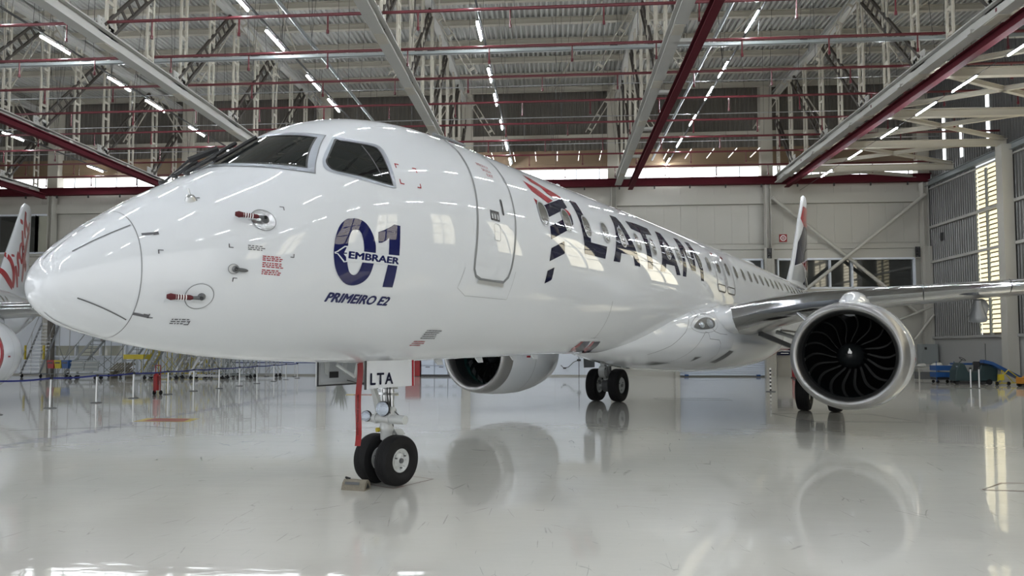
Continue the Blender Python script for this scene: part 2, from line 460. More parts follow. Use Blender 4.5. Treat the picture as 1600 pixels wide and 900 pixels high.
for i in range(16):  # glowing bars added in place of skylight reflections, not lamps
    x = -8.2 + i * 1.4
    b = thing('glowing_tube', 'thin glowing bar standing in for a skylight reflection under the ochre fascia, %s from the left' % ORD[i], 'lamp', (x, YB - 2.6, 14.35), 0, 'glowing reflection bars along the ochre fascia')
    MB().box((0, 1.0, 0.06), (0.04, 2.0, 0.03)).build('tube_bracket', M_WIRE, b)
    MB().tube((0.0, 0, 0.0), (0.0, 2.0, 0), 0.022, 6).build('glow_tube', M_DIM, b)
# red beam at the wall head
rb = MB().ibeam((XL, YB - 0.55, 12.82), (XR, YB - 0.55, 12.82), 0.35, 0.5, 0.05).build('trim_4', M_REDBEAM)
tag(rb, 'dark red crane beam along the head of the back wall', kind='structure')
for i in range(30):
    MB().box((XL + 2 + i * 2.3, YB - 0.55, 12.48), (0.08, 0.08, 0.22)).build('bracket', M_WIRE, rb)

# wind bracing cross tubes on the last bay
for k, (a, b) in enumerate((((14.2, 11.7), (23.1, 4.2)), ((23.7, 11.7), (14.6, 4.4)))):
    t = MB().tube((a[0], YB - 0.45 - 0.2 * k, a[1]), (b[0], YB - 0.45 - 0.2 * k, b[1]), 0.11, 12).build('trim_5', M_WALL, smooth=True)
    tag(t, 'cream diagonal brace tube', kind='structure')
for k, (a, b) in enumerate((((24.0, 4.5), (19.4, 2.6)), ((22.8, 2.4), (24.0, 4.0)))):
    t = MB().tube((a[0], YB - 0.5 - 0.2 * k, a[1]), (b[0], YB - 0.5 - 0.2 * k, b[1]), 0.08, 8).build('trim_5', M_WALL, smooth=True)
    tag(t, 'cream lower brace tube', kind='structure')

# office windows
def office(name, x0, x1, z0, z1, panes, m, label, y=YB):
    f = MB()
    f.box(((x0 + x1) / 2, y - 0.08, z0), (x1 - x0, 0.2, 0.12)).box(((x0 + x1) / 2, y - 0.08, z1), (x1 - x0, 0.2, 0.12))
    n = len(panes) - 1
    for p in panes: f.box((p, y - 0.08, (z0 + z1) / 2), (0.1, 0.2, z1 - z0))
    w = tag(f.build(name, M_WALLW), label, kind='structure')
    for a, b in zip(panes[:-1], panes[1:]):
        MB().box(((a + b) / 2, y + 0.03, (z0 + z1) / 2), (b - a - 0.1, 0.03, z1 - z0 - 0.1)).build('pane', m, w)
    return w
wall_sill = MB().box((18.9, YB - 0.1, 5.35), (9.6, 0.5, 0.7)).build('trim_6', M_WALL)
tag(wall_sill, 'cream sill band below the office windows', kind='structure')
office('window_2', 14.6, 23.2, 5.78, 7.68, [14.6, 17.9, 19.3, 23.2], M_OFFG, 'dark office windows high in the right bay')
office('window_3', 4.3, 13.6, 5.78, 7.68, [4.3, 7.4, 10.5, 13.6], M_OFFG, 'dark office windows behind the fuselage')
office('window_4', -45, -36.6, 8.6, 11.3, [-45, -39.6, -36.6], M_OFFG, 'black window at the far left bay')
office('window_5', -36.6, -35.5, 8.6, 11.3, [-36.6, -35.5], M_PALEG, 'pale window beside the left column')
office('window_6', -35.0, -29.8, 1.3, 2.1, [-35.0, -33.4, -31.6, -29.8], M_PALEG, 'low office windows behind the stairs')
# ceiling light fittings glimpsed inside the offices, plain blue shutter door
door = MB()
door.box((8.0, YB - 0.25, 1.9), (0.28, 0.4, 3.8)).box((13.85, YB - 0.25, 1.9), (0.42, 0.45, 3.8)).box((10.9, YB - 0.25, 3.9), (6.3, 0.4, 0.35))
door = tag(door.build('door_1', M_WALL), 'blue white roller shutter in the back wall', kind='structure')
for i in range(27):
    z = 0.14 + i * 0.135
    MB().prism([(0, 0), (0.03, 0.02), (0.03, 0.105), (0, 0.13)], (13.64, YB - 0.1, z - 0.065), (0, -1, 0), (0, 0, 1), 5.5).build('slat', M_SHUT, door)
for x in (8.6, 13.2):
    MB().box((x, YB - 0.2, 0.1), (0.25, 0.12, 0.1)).build('lock', M_CARTBLUE, door)

# ------------------------------------------------------------------ right side wall
wr = MB().box((XR + 0.25, (YB + YF) / 2, 1.25), (0.5, YB - YF, 2.5)).box((XR - 0.02, (YB + YF) / 2, 2.53), (0.25, YB - YF, 0.14)).build('wall_right', M_PLINTH)
tag(wr, 'white plinth and ribbed cladding of the right hangar wall', kind='structure')
LW = [37.82, 32.5, 26.5, 20.4, 12.6, 6.2, 1.3, -6.0, -11.5]         # centres of the louvre windows
edges = [YB]
for i, c in enumerate(LW): edges += [c + (0.95 if i == 0 else 1.25), c - (0.95 if i == 0 else 1.25)]
edges.append(YF)
for a, b in zip(edges[0::2], edges[1::2]):
    if a > b: corrugated('cladding_sheet', (XR + 0.1, a, 2.6), (0, b - a, 0), (0, 0, 9.9), max(2, int((a - b) / 0.21)), 0.05, M_CLAD, wr)
corrugated('cladding_sheet', (XR + 0.1, YB, 12.5), (0, YF - YB, 0), (0, 0, 7.1), 280, 0.05, M_CLAD, wr)
for z in (7.36, 9.6): MB().box((XR - 0.03, (YB + YF) / 2, z), (0.14, YB - YF, 0.16)).build('girt', M_LTGREY, wr)
MB().ibeam((XR - 0.1, YB, 12.45), (XR - 0.1, YF, 12.45), 0.3, 0.35, 0.03).build('girt', M_GREYPIPE, wr)
MB().beam((XR, YB, 12.1), (XR, YF, 12.1), 0.1, 0.08).build('girt', M_LTGREY, wr)
for wi, c in enumerate(LW):
    w = MB().box((XR + 0.08, c, 7.25), (0.16, 0.14, 9.4))
    for s in (-1, 1): w.box((XR + 0.08, c + s * (0.97 if wi == 0 else 1.26), 7.25), (0.1, 0.05, 9.4))
    w = tag(w.build('window_%d' % (7 + wi), M_GREYPIPE), 'tall sunlit louvre window in the right wall', kind='structure')
    MB().box((XR + 0.22, c, 7.25), (0.03, 1.95 if wi == 0 else 2.5, 9.4)).build('dark_backing', M_CLADB, w)
    if wi == 0:
        for s in (-1, 1):
            for i in range(36):
                z = 2.72 + i * 0.262
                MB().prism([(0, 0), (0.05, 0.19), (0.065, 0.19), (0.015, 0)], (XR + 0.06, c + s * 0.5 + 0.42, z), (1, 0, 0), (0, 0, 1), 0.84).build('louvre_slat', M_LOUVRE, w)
    else:
        mb = MB()
        for s in (-1, 1):
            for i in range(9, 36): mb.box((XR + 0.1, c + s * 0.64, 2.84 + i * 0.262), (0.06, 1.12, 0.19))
        tag(mb.build('louvre_slats', M_LOUVRE_BRIGHT, w), kind='stuff')
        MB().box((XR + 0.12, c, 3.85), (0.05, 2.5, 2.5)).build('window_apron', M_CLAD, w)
# narrow translucent sheets high up
for i, (y, z0, z1) in enumerate(((41.6, 13.0, 16.5), (39.9, 13.2, 15.2), (37.5, 13.0, 16.0), (33.9, 14.0, 17.5), (33.3, 14, 17.5), (29.6, 14, 17.8))):
    MB().box((XR + 0.02, y, (z0 + z1) / 2), (0.03, 0.22, z1 - z0)).build('translucent_strip', M_SKYLIT, wr)
for i, y in enumerate((35.75, 29.6, 23.4, 16.5, 9.4, 3.7)):
    c = MB().box((XR - 0.35, y, 6.3), (0.55, 0.5, 12.6)).box((XR - 0.35, y, 0.15), (0.7, 0.65, 0.3))
    tag(c.build('trim_7', M_WALL), 'broad cream column on the right wall', kind='structure')
# left wall (beyond the frame) and the head over the open front
tag(MB().box((XL - 0.2, 35, 6.3), (0.3, 18, 12.6)).build('wall_left', M_WALL), 'plain left wall', kind='structure')
tag(MB().box((XL - 0.2, (YB + YF) / 2, 16.2), (0.3, YB - YF, 7.2)).build('wall_upper_left', M_CLADB), 'upper left cladding', kind='structure')
tag(MB().box(((XL + XR) / 2, YF, 16.4), (XR - XL, 0.3, 6.8)).build('wall_front', M_CLAD), 'head wall over the open hangar doors', kind='structure')

# ------------------------------------------------------------------ roof trusses
TX = [-36.1, -26.1, -16.0, -6.0, 4.2, 14.5]
NODES = [40.35 - 4.6 * i for i in range(9)]
def laced(p, q, gap, w, m, name, parent, axis=Vector((0, 1, 0)), step=0.95):
    """two parallel angles with batten plates"""
    p = Vector(p); q = Vector(q); d = (q - p).normalized()
    s = (axis - d * axis.dot(d)).normalized() * gap / 2
    mb = MB(); mb.beam(p + s, q + s, w, w); mb.beam(p - s, q - s, w, w)
    L = (q - p).length; k = max(2, int(L / step))
    for i in range(k + 1):
        c = p.lerp(q, (i + 0.3) / (k + 0.6)); mb.beam(c - s, c + s, 0.05, 0.12)
    return mb.build(name, m, parent)
names = ['far left', 'second from the left', 'third from the left, over the nose', 'middle, over the cockpit', 'over the middle fuselage', 'nearest the right wall']
zl, zu = 12.85, 18.55
for k, x in enumerate(TX):
    t = thing('roof_truss', 'pale steel roof truss running front to back, ' + names[k], 'truss', (x, 0, 0))
    t['kind'] = 'structure'
    MB().ibeam((0, YB - 0.3, zl), (0, 3, zl), 0.42, 0.5, 0.05).build('lower_chord', M_LTGREY, t)
    MB().ibeam((0, YB - 0.1, zu), (0, 3, zu), 0.36, 0.4, 0.04).build('upper_chord', M_LTGREY, t)
    prev = 43.6
    for y in NODES:
        laced((0, y + 0.15, zl + 0.2), (0, y + 0.15, zu - 0.2), 0.42, 0.09, M_BEIGE, 'vertical_post', t)
        laced((0, y + 2.45, zl + 0.2), (0, y + 2.45, zu - 0.2), 0.36, 0.08, M_BEIGE, 'vertical_post', t)
        g = MB().box((0, y, zl + 0.42), (0.05, 1.0, 0.55))
        for a in range(4):
            for b in range(3): g.box((0, y - 0.35 + 0.22 * a, zl + 0.3 + 0.14 * b), (0.09, 0.05, 0.05))
        g.build('gusset_plate', M_LTGREY, t)
        MB().box((0, y, zl - 0.26), (0.36, 0.7, 0.03)).build('splice_plate', M_BEIGE, t)
        if y + 4.6 < 44 :
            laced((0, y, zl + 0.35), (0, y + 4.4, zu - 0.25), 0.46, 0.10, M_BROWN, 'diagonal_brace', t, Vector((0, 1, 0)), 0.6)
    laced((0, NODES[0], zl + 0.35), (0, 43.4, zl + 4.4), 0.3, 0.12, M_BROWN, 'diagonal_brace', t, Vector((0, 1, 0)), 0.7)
    # light secondary lacing between trusses (cross frames at the nodes)
    for y in NODES[::2]:
        laced((0.2, y + 0.3, zu - 0.1), (2.1, y + 0.3, zl + 2.5), 0.3, 0.05, M_BEIGE, 'sway_brace', t, Vector((1, 0, 0)), 1.0)
        laced((-0.2, y + 0.3, zu - 0.1), (-2.1, y + 0.3, zl + 2.5), 0.3, 0.05, M_BEIGE, 'sway_brace', t, Vector((1, 0, 0)), 1.0)
for k, x in ((0, -35.4), (1, -25.4), (4, 4.98), (5, 14.98)):
    b = MB().ibeam((x, YB - 0.9, 12.42), (x, 3, 12.42), 0.3, 0.36, 0.05)
    b = tag(b.build('crane_rail', M_REDBEAM), 'dark red crane rail hung beside the roof truss ' + names[k], 'beam')
    b['kind'] = 'structure'
    for y in NODES:
        MB().box((x - 0.3, y + 1.0, 12.66), (0.9, 0.22, 0.12)).build('rail_bracket', M_LTGREY, b)

# flat bracing between the last truss and the side wall, at lower chord level
for i, y in enumerate(NODES[:6]):
    t = MB().ibeam((14.7, y, 12.75), (XR - 0.2, y, 12.75), 0.26, 0.36, 0.03).build('trim_8', M_BEIGE)
    tag(t, 'beige strut from truss to side wall', kind='structure')
    if i < 5:
        for a, b in (((14.7, y), (XR - 0.3, y - 4.6)), ((14.7, y - 4.6), (XR - 0.3, y))):
            t = MB().ibeam((a[0], a[1], 12.95), (b[0], b[1], 12.95), 0.16, 0.2, 0.025).build('trim_9', M_BEIGE)
            tag(t, 'beige diagonal roof brace', kind='structure')
for a, b in (((14.7, 40.35), (23.8, 43.4)), ((14.7, 43.4), (23.8, 40.35))):
    tag(MB().ibeam((a[0], a[1], 12.95), (b[0], b[1], 12.95), 0.16, 0.2, 0.025).build('trim_9', M_BEIGE), 'beige diagonal roof brace', kind='structure')

# ------------------------------------------------------------------ pipes, conduits, hangers
def drops(mb, y, z, x0, x1, step=3.2, L=0.55):
    x = x0 + 0.9
    while x < x1: mb.tube((x, y, z), (x, y, z - L), 0.028, 5); mb.tube((x, y, z - L), (x, y, z - L - 0.12), 0.05, 5); x += step
    return mb
SP = [41.8, 38.9, 36.1, 33.4, 30.4, 27.5, 24.7, 21.9]
for i, y in enumerate(SP):
    g = 'red sprinkler pipes under the roof'
    p = thing('sprinkler_pipe', 'thin dark red sprinkler pipe across the hangar, %s from the back wall' % ORD[i], 'pipe', (0, y, 13.5), 0, g)
    p['kind'] = 'structure'
    MB().tube((XL + 1, 0, 0), (XR - 0.3, 0, 0), 0.055, 8).build('pipe', M_REDPIPE, p, smooth=True)
    mb = drops(MB(), 0, 0, XL + 1 + (i % 3), XR - 1)
    tag(mb.build('sprinkler_drops', M_REDPIPE, p), kind='stuff')
t = thing('cable_tray', 'grey cable tray crossing under the whole roof', 'cable tray', (0, 25.9, 13.9)); t['kind'] = 'structure'
MB().box((XL / 2 + XR / 2, 0, 0), (XR - XL - 1, 0.1, 0.12)).build('tray', M_GREYPIPE, t)
for i in range(9):
    MB().box((-42 + i * 7.4, 0, 0.1), (0.3, 0.2, 0.1)).build('clamp', M_WIRE, t)
for i, y in enumerate((40.3, 35.6, 31.2, 27.6)):
    t = tag(MB().tube((XL + 1, y, 14.6), (XR - 1, y, 14.6), 0.022, 6).build('steel_cable', M_ALU), 'thin pale cable across the roof, %s from the back wall' % ORD[i], 'cable')
    t['kind'] = 'structure'
# hangers
mb = MB()
for y in SP + [25.9]:
    x = XL + 2 + random.random() * 2
    while x < XR - 1:
        mb.tube((x, y, 13.5), (x + random.choice((-0.35, 0, 0, 0.35)), y + random.choice((0, 0, 0.3)), ZD - 0.2), 0.010, 3, cap=False)
        if random.random() < 0.3:
            mb.tube((x, y, 14.0), (x + 0.5, y, ZD - 0.3), 0.010, 3, cap=False); mb.tube((x, y, 14.0), (x - 0.5, y, ZD - 0.3), 0.010, 3, cap=False)
        x += 2.6 + random.random() * 2.4
tag(mb.build('hanger_rods', M_WIRE, ceiling, normals=False), kind='stuff')

# LED rows hung under black conduits
FRONT = [-9.5, -6.2, -2.9, 0.4, 3.7, 7.0, 10.3, 13.6, 16.9]
ROWS = {
 'at the far left': (-31.3, FRONT + [25.5, 34.6, 41.4, 20.2], 1.5),
 'over the nose cone': (-20.2, FRONT + [20.3, 23.9, 27.8, 30.55, 34.4, 38.3, 41.6], 1.6),
 'over the cockpit': (-11.13, FRONT + [20.9, 24.05, 28.2, 31.0, 34.6, 38.2], 1.7),
 'behind the cabin door': (-2.9, FRONT + [20.2, 23.9, 28.0, 30.9, 34.5, 38.2, 41.5], 1.5),
 'over the rear fuselage': (7.44, FRONT + [20.0, 23.8, 28.04, 30.7, 34.4, 38.2, 42.2], 1.6),
 'beside the right truss': (15.8, [-8.0, -4.7, -1.4, 1.9, 5.2, 8.5, 11.8, 15.1, 18.6, 21.9, 25.1, 27.7, 30.8, 34.3, 37.9], 1.5)}
for nm, (x, ys, L) in ROWS.items():
    zr = 12.0 if 'right truss' in nm else 14.1
    c = tag(MB().tube((x + 0.12, YB - 0.6, zr + 0.12), (x + 0.12, -10, zr + 0.12), 0.045 if zr > 13 else 0.012, 8).build('lamp_conduit', M_WIRE), 'black lamp conduit running front to back ' + nm, 'conduit')
    c['kind'] = 'structure'
    for i, y in enumerate(sorted(ys)):
        b = thing('glowing_tube', 'white LED tube light in the row %s, %s from the front' % (nm, ORD[i]), 'lamp', (x, y, zr), 0, 'ceiling LED tubes ' + nm)
        MB().box((0.03, L / 2, 0.07), (0.10, L, 0.05)).build('lamp_housing', M_WIRE, b)
        MB().tube((0, 0.02, 0), (0, L - 0.02, 0), 0.027, 8).build('glow_tube', M_LED, b)
        MB().box((0.12, L / 2, 0.11), (0.05, 0.06, 0.14)).build('tube_bracket', M_WIRE, b)
for x, nm in ((6.45, 'left of the rear lamp row'), (-9.9, 'right of the cockpit lamp row')):
    c = tag(MB().tube((x, YB - 0.6, 14.3), (x, 15, 14.3), 0.075, 8).build('conduit', M_GREYPIPE), 'dark grey conduit running front to back ' + nm, 'conduit')
    c['kind'] = 'structure'
# outlines of the livery in aircraft side view: (metres aft of the nose tip, height)
DEC = {
 'bird_red': [[(5.873, 4.369), (6.059, 4.349), (6.27, 4.275), (6.484, 4.236), (6.702, 4.185), (6.735, 4.16), (6.463, 4.091), (6.27, 4.12), (6.154, 4.221), (5.935, 4.252)], [(5.649, 4.216), (5.811, 4.182), (5.976, 4.142), (6.112, 4.086), (6.228, 4.054), (6.313, 4.028), (6.091, 3.944), (5.935, 3.994), (5.75, 4.049), (5.679, 4.119)], [(5.669, 3.94), (5.852, 3.888), (5.914, 3.864), (5.821, 3.845), (5.679, 3.843)], [(6.615, 3.953), (6.702, 3.937), (6.746, 3.89), (6.647, 3.833), (6.538, 3.892), (6.474, 3.897)]],
 'bird_blue': [[(5.914, 3.876), (6.735, 4.16), (6.713, 4.08), (6.724, 3.996), (5.955, 3.701), (5.935, 3.797)], [(6.647, 3.833), (6.746, 3.89), (6.746, 3.779), (6.724, 3.721), (6.626, 3.66), (6.626, 3.758)], [(5.924, 3.561), (6.43, 3.754), (6.42, 3.636), (6.452, 3.576), (5.914, 3.363)], [(5.904, 3.233), (6.313, 3.392), (6.313, 3.223), (6.291, 3.197), (5.852, 3.035)], [(5.821, 2.897), (6.007, 2.964), (5.976, 2.789), (5.945, 2.768), (5.791, 2.712)]],
 'letter_L': [[(6.991, 4.181), (7.24, 4.187), (7.24, 4.064), (7.251, 3.932), (7.24, 3.745), (7.263, 3.58), (7.251, 3.504), (7.87, 3.517), (7.751, 3.294), (6.98, 3.286), (6.991, 3.449), (6.991, 3.615), (7.002, 3.785)]],
 'letter_A1': [[(8.563, 4.209), (8.851, 4.225), (8.94, 4.131), (9.029, 3.905), (9.182, 3.656), (9.312, 3.327), (9.054, 3.323), (9.003, 3.508), (8.452, 3.477), (8.366, 3.304), (8.086, 3.292), (8.243, 3.558), (8.39, 3.819), (8.501, 4.032)]],
 'hole_A1': [[(8.725, 4.048), (8.813, 3.87), (8.889, 3.691), (8.75, 3.669), (8.563, 3.891)]],
 'letter_T': [[(9.299, 4.228), (9.89, 4.266), (10.459, 4.261), (10.445, 4.109), (10.051, 4.073), (10.011, 3.829), (9.984, 3.601), (9.997, 3.481), (9.97, 3.345), (9.717, 3.334), (9.731, 3.604), (9.77, 3.856), (9.77, 4.056), (9.337, 4.071)]],
 'letter_A2': [[(10.902, 4.275), (11.199, 4.275), (11.284, 4.089), (11.398, 3.864), (11.499, 3.624), (11.643, 3.384), (11.384, 3.373), (11.298, 3.558), (10.777, 3.543), (10.679, 3.363), (10.39, 3.352), (10.569, 3.61), (10.679, 3.878), (10.777, 4.081)]],
 'hole_A2': [[(11.029, 4.091), (11.114, 3.923), (11.227, 3.744), (11.085, 3.728), (10.93, 3.914)]],
 'letter_M': [[(12.082, 4.306), (12.423, 4.322), (12.483, 4.195), (12.543, 4.05), (12.604, 3.901), (12.573, 3.769), (12.907, 4.151), (12.907, 4.331), (13.26, 4.348), (13.26, 4.197), (13.399, 4.052), (13.461, 3.849), (13.415, 3.562), (13.384, 3.41), (13.152, 3.408), (13.183, 3.66), (13.106, 3.857), (13.075, 4.119), (12.968, 3.945), (12.861, 3.711), (12.8, 3.591), (12.498, 3.587), (12.379, 3.773), (12.259, 4.064), (12.185, 3.837), (12.126, 3.568), (12.023, 3.388), (11.789, 3.385), (11.891, 3.601), (11.993, 3.86), (12.052, 4.119), (12.082, 4.243)]],
 'zero_out': [[(2.276, 3.075), (2.354, 3.082), (2.439, 3.049), (2.506, 2.97), (2.553, 2.867), (2.567, 2.773), (2.56, 2.649), (2.533, 2.529), (2.473, 2.455), (2.38, 2.416), (2.276, 2.421), (2.188, 2.478), (2.125, 2.565), (2.094, 2.667), (2.088, 2.757), (2.107, 2.887), (2.15, 2.989), (2.213, 3.053)]],
 'zero_in': [[(2.321, 2.969), (2.36, 2.966), (2.393, 2.921), (2.419, 2.828), (2.426, 2.742), (2.419, 2.645), (2.4, 2.572), (2.373, 2.528), (2.334, 2.516), (2.289, 2.54), (2.257, 2.6), (2.238, 2.681), (2.238, 2.764), (2.244, 2.853), (2.264, 2.923), (2.289, 2.959)]],
 'one': [[(2.587, 2.979), (2.656, 3.009), (2.726, 3.046), (2.789, 3.087), (2.868, 3.084), (2.868, 2.973), (2.875, 2.77), (2.868, 2.655), (2.868, 2.546), (2.868, 2.43), (2.733, 2.425), (2.733, 2.545), (2.74, 2.654), (2.733, 2.766), (2.726, 2.945), (2.691, 2.905), (2.635, 2.875), (2.594, 2.868)]],
 'band': [[(2.238, 2.758), (2.419, 2.759), (2.594, 2.759), (2.761, 2.763), (2.904, 2.767), (2.889, 2.657), (2.719, 2.658), (2.54, 2.652), (2.413, 2.649), (2.232, 2.64)]],
 'arrow_w': [[(2.094, 2.718), (2.125, 2.733), (2.2, 2.79), (2.238, 2.794), (2.257, 2.751), (2.264, 2.641), (2.206, 2.628), (2.125, 2.704), (2.101, 2.703)]],
 'arrow_b': [[(2.107, 2.716), (2.131, 2.723), (2.206, 2.779), (2.225, 2.779), (2.2, 2.724), (2.232, 2.726), (2.232, 2.715), (2.194, 2.711), (2.225, 2.684), (2.232, 2.645), (2.213, 2.641), (2.138, 2.707)]],
 'embraer_box': [[(2.251, 2.673), (2.257, 2.745), (2.875, 2.744), (2.882, 2.682)]],
 'primeiro_box': [[(2.101, 2.252), (2.101, 2.322), (2.868, 2.33), (2.889, 2.247)]],
 'door': [[(4.316, 4.519), (4.246, 4.351), (4.254, 4.236), (4.228, 4.068), (4.202, 3.886), (4.176, 3.667), (4.141, 3.458), (4.124, 3.254), (4.107, 3.054), (4.098, 2.863), (4.107, 2.746), (4.167, 2.668), (4.281, 2.632), (4.53, 2.632), (4.759, 2.644), (4.852, 2.712), (4.889, 2.842), (4.917, 3.084), (4.955, 3.3), (4.974, 3.474), (4.983, 3.697), (5.012, 3.91), (5.031, 4.102), (5.021, 4.249), (5.012, 4.349)]],
 'side_glass': [[(2.387, 3.973), (2.2, 3.726), (2.156, 3.653), (2.163, 3.592), (2.225, 3.561), (2.499, 3.54), (2.789, 3.512), (2.825, 3.556), (2.817, 3.854), (2.81, 3.93), (2.775, 3.97), (2.615, 3.974), (2.433, 3.974)]],
 'side_frame': [[(2.387, 3.998), (2.194, 3.762), (2.125, 3.644), (2.125, 3.563), (2.213, 3.536), (2.473, 3.509), (2.81, 3.487), (2.868, 3.542), (2.875, 3.889), (2.868, 3.964), (2.817, 4.005), (2.635, 4.006), (2.439, 4.013)]],
 'main_glass_port': [[(2.27, 0.742, 3.975), (1.985, 0.947, 3.561), (1.782, 0.783, 3.565), (1.621, 0.554, 3.584), (1.51, 0.254, 3.6), (1.489, 0.106, 3.604), (1.967, -0.208, 3.972), (2.015, 0.046, 4.019), (2.064, 0.409, 3.996), (2.163, 0.591, 3.992)]],
 'main_frame_port': [[(2.341, 0.747, 4.019), (2.009, 0.996, 3.509), (1.804, 0.846, 3.523), (1.594, 0.593, 3.541), (1.463, 0.33, 3.551), (1.453, 0.081, 3.581), (1.95, -0.217, 3.958), (2.15, -0.176, 4.105), (2.101, 0.356, 4.037), (2.188, 0.557, 4.026)]],
 'seam_radome': [[(0.545, 0.262, 2.921), (0.555, 0.458, 2.807), (0.561, 0.595, 2.591), (0.564, 0.621, 2.429), (0.552, 0.59, 2.244), (0.545, 0.485, 2.06), (0.539, 0.246, 1.903)]],
 'stripe1r': [[(8.625, 1.686), (8.195, 1.789), (8.098, 1.909), (8.231, 1.914), (8.268, 1.904), (8.378, 1.788), (8.965, 1.686)]],
 'stripe1b': [[(8.965, 1.686), (8.378, 1.788), (8.195, 1.91), (8.464, 1.917), (8.763, 1.778), (9.415, 1.689)]],
 'stripe2r': [[(9.415, 1.689), (8.763, 1.778), (8.563, 1.914), (8.65, 1.919), (8.94, 1.778), (9.312, 1.697)]],
 'stripe2b': [[(9.312, 1.697), (8.94, 1.778), (8.65, 1.912), (8.902, 1.921), (9.221, 1.765), (9.572, 1.701)]],
 'seamc': [[(8.255, 2.617), (8.317, 2.454), (8.366, 2.288), (8.415, 2.12), (8.489, 1.964)]],
}

# ------------------------------------------------------------------ the airliner
PSI = 0.506
NOSE0 = (-2.27 - 4.0 * math.sin(PSI), 8.47 - 4.0 * math.cos(PSI))
S_K = [0.0, 0.06, 0.15, 0.3, 0.6, 1.0, 1.5, 2.0, 2.5, 3.0, 3.5, 4.0, 5.0, 6.0, 8.0, 12.0, 20.0, 29.0, 33.0, 37.0, 41.0]
TOP_K = [2.256, 2.485, 2.603, 2.758, 3.007, 3.295, 3.615, 4.009, 4.326, 4.515, 4.627, 4.686, 4.724, 4.731, 4.77, 4.857, 5.006, 5.05, 5.04, 4.93, 4.615]
BOT_K = [2.256, 2.102, 2.013, 1.938, 1.85, 1.766, 1.696, 1.652, 1.629, 1.608, 1.595, 1.598, 1.617, 1.634, 1.674, 1.7, 1.654, 1.654, 2.103, 2.901, 3.8]
WID_K = [0.0, 0.252, 0.34, 0.453, 0.641, 0.844, 1.033, 1.174, 1.283, 1.361, 1.418, 1.455, 1.482, 1.488, 1.493, 1.505, 1.506, 1.507, 1.352, 0.901, 0.301]
def herm(xk, yk):
    n = len(xk); h = [xk[i + 1] - xk[i] for i in range(n - 1)]; d = [(yk[i + 1] - yk[i]) / h[i] for i in range(n - 1)]; m = [0.0] * n
    for i in range(1, n - 1):
        if d[i - 1] * d[i] > 0:
            w1 = 2 * h[i] + h[i - 1]; w2 = h[i] + 2 * h[i - 1]; m[i] = (w1 + w2) / (w1 / d[i - 1] + w2 / d[i])
    m[0] = d[0]; m[-1] = d[-1]
    import bisect
    def f(x):
        i = min(max(bisect.bisect_right(xk, x) - 1, 0), n - 2); t = (x - xk[i]) / h[i]
        return (2 * t**3 - 3 * t**2 + 1) * yk[i] + (t**3 - 2 * t**2 + t) * h[i] * m[i] + (-2 * t**3 + 3 * t**2) * yk[i + 1] + (t**3 - t**2) * h[i] * m[i + 1]
    return f
SQ = [math.sqrt(s) for s in S_K]
_t, _b, _w = herm(SQ, TOP_K), herm(SQ, BOT_K), herm(SQ, WID_K)
NE = 2.15
def fus(s):
    q = math.sqrt(max(s, 0)); return _t(q), _b(q), max(_w(q), 1e-4)
FK = [9.6, 10, 11, 12, 13, 14, 16, 18, 20, 22, 24, 25.5]
_fz = herm(FK, [1.80, 1.72, 1.55, 1.42, 1.30, 1.22, 1.13, 1.11, 1.15, 1.28, 1.58, 1.9])
_ft = herm(FK, [1.85, 1.98, 2.50, 2.85, 3.02, 3.12, 3.25, 3.30, 3.30, 3.2, 2.9, 2.4])
_fw = herm(FK, [0.10, 0.52, 1.12, 1.45, 1.66, 1.78, 1.86, 1.88, 1.86, 1.72, 1.25, 0.3])
NF = 2.5
def fair(s): return _ft(s), _fz(s), max(_fw(s), 1e-3)
# jet-local axes: x = aft, y = starboard (port is -y), z = up
def L(s, port, z): return Vector((s, -port, z))
def section(s, th, prof, ne):
    t, b, w = prof(s); c, n = math.cos(th), math.sin(th); zm = (t + b) / 2
    return L(s, w * math.copysign(abs(c) ** (2 / ne), c), zm + (t - zm) * math.copysign(abs(n) ** (2 / ne), n))
def skin_y(s, z, prof=fus, ne=NE):
    t, b, w = prof(s); zm = (t + b) / 2; n = min(1, abs((z - zm) / (t - zm)))
    return w * max(0.0, 1 - n ** ne) ** (1 / ne)
def on_skin(s, z, off=0.004, prof=fus, ne=NE, side=1):
    z0 = z
    p = L(s, skin_y(s, z, prof, ne), z); e = 0.01
    a = L(s + e, skin_y(s + e, z, prof, ne), z) - p
    dz = e if z < sum(prof(s)[:2]) / 2 else -e
    b = (L(s, skin_y(s, z + dz, prof, ne), z + dz) - p) * (1 if dz > 0 else -1)
    nn = a.cross(b); nn.normalize()
    if nn.y > 0: nn = -nn
    p = p + nn * off
    if side < 0: p.y = -p.y
    return p
def decal(name, loops, m, parent, off=0.004, prof=fus, ne=NE, h=0.07, side=1):
    pts, tris = poly_tris(loops)
    return mapped(name, pts, tris, lambda x, y: on_skin(x, y, off, prof, ne, side), m, parent, h)
def skin_line(name, line, w, m, parent, off=0.004, closed=False, prof=fus, ne=NE, step=0.06):
    pts, tris = ribbon_tris(dense(line, step, closed), w, closed)
    return mapped(name, pts, tris, lambda x, y: on_skin(x, y, off, prof, ne), m, parent, 0)
def skin_text(name, body, x0, y0, x1, y1, m, parent, shear=0.0, bold=0.0, off=0.006, slope=0.0, prof=fus, ne=NE):
    pts, tris = text_tris(body, shear, bold)
    pts = [(x0 + a * (x1 - x0), y0 + b * (y1 - y0) + slope * a) for a, b in pts]
    return mapped(name, pts, tris, lambda x, y: on_skin(x, y, off, prof, ne), m, parent, 0.08)

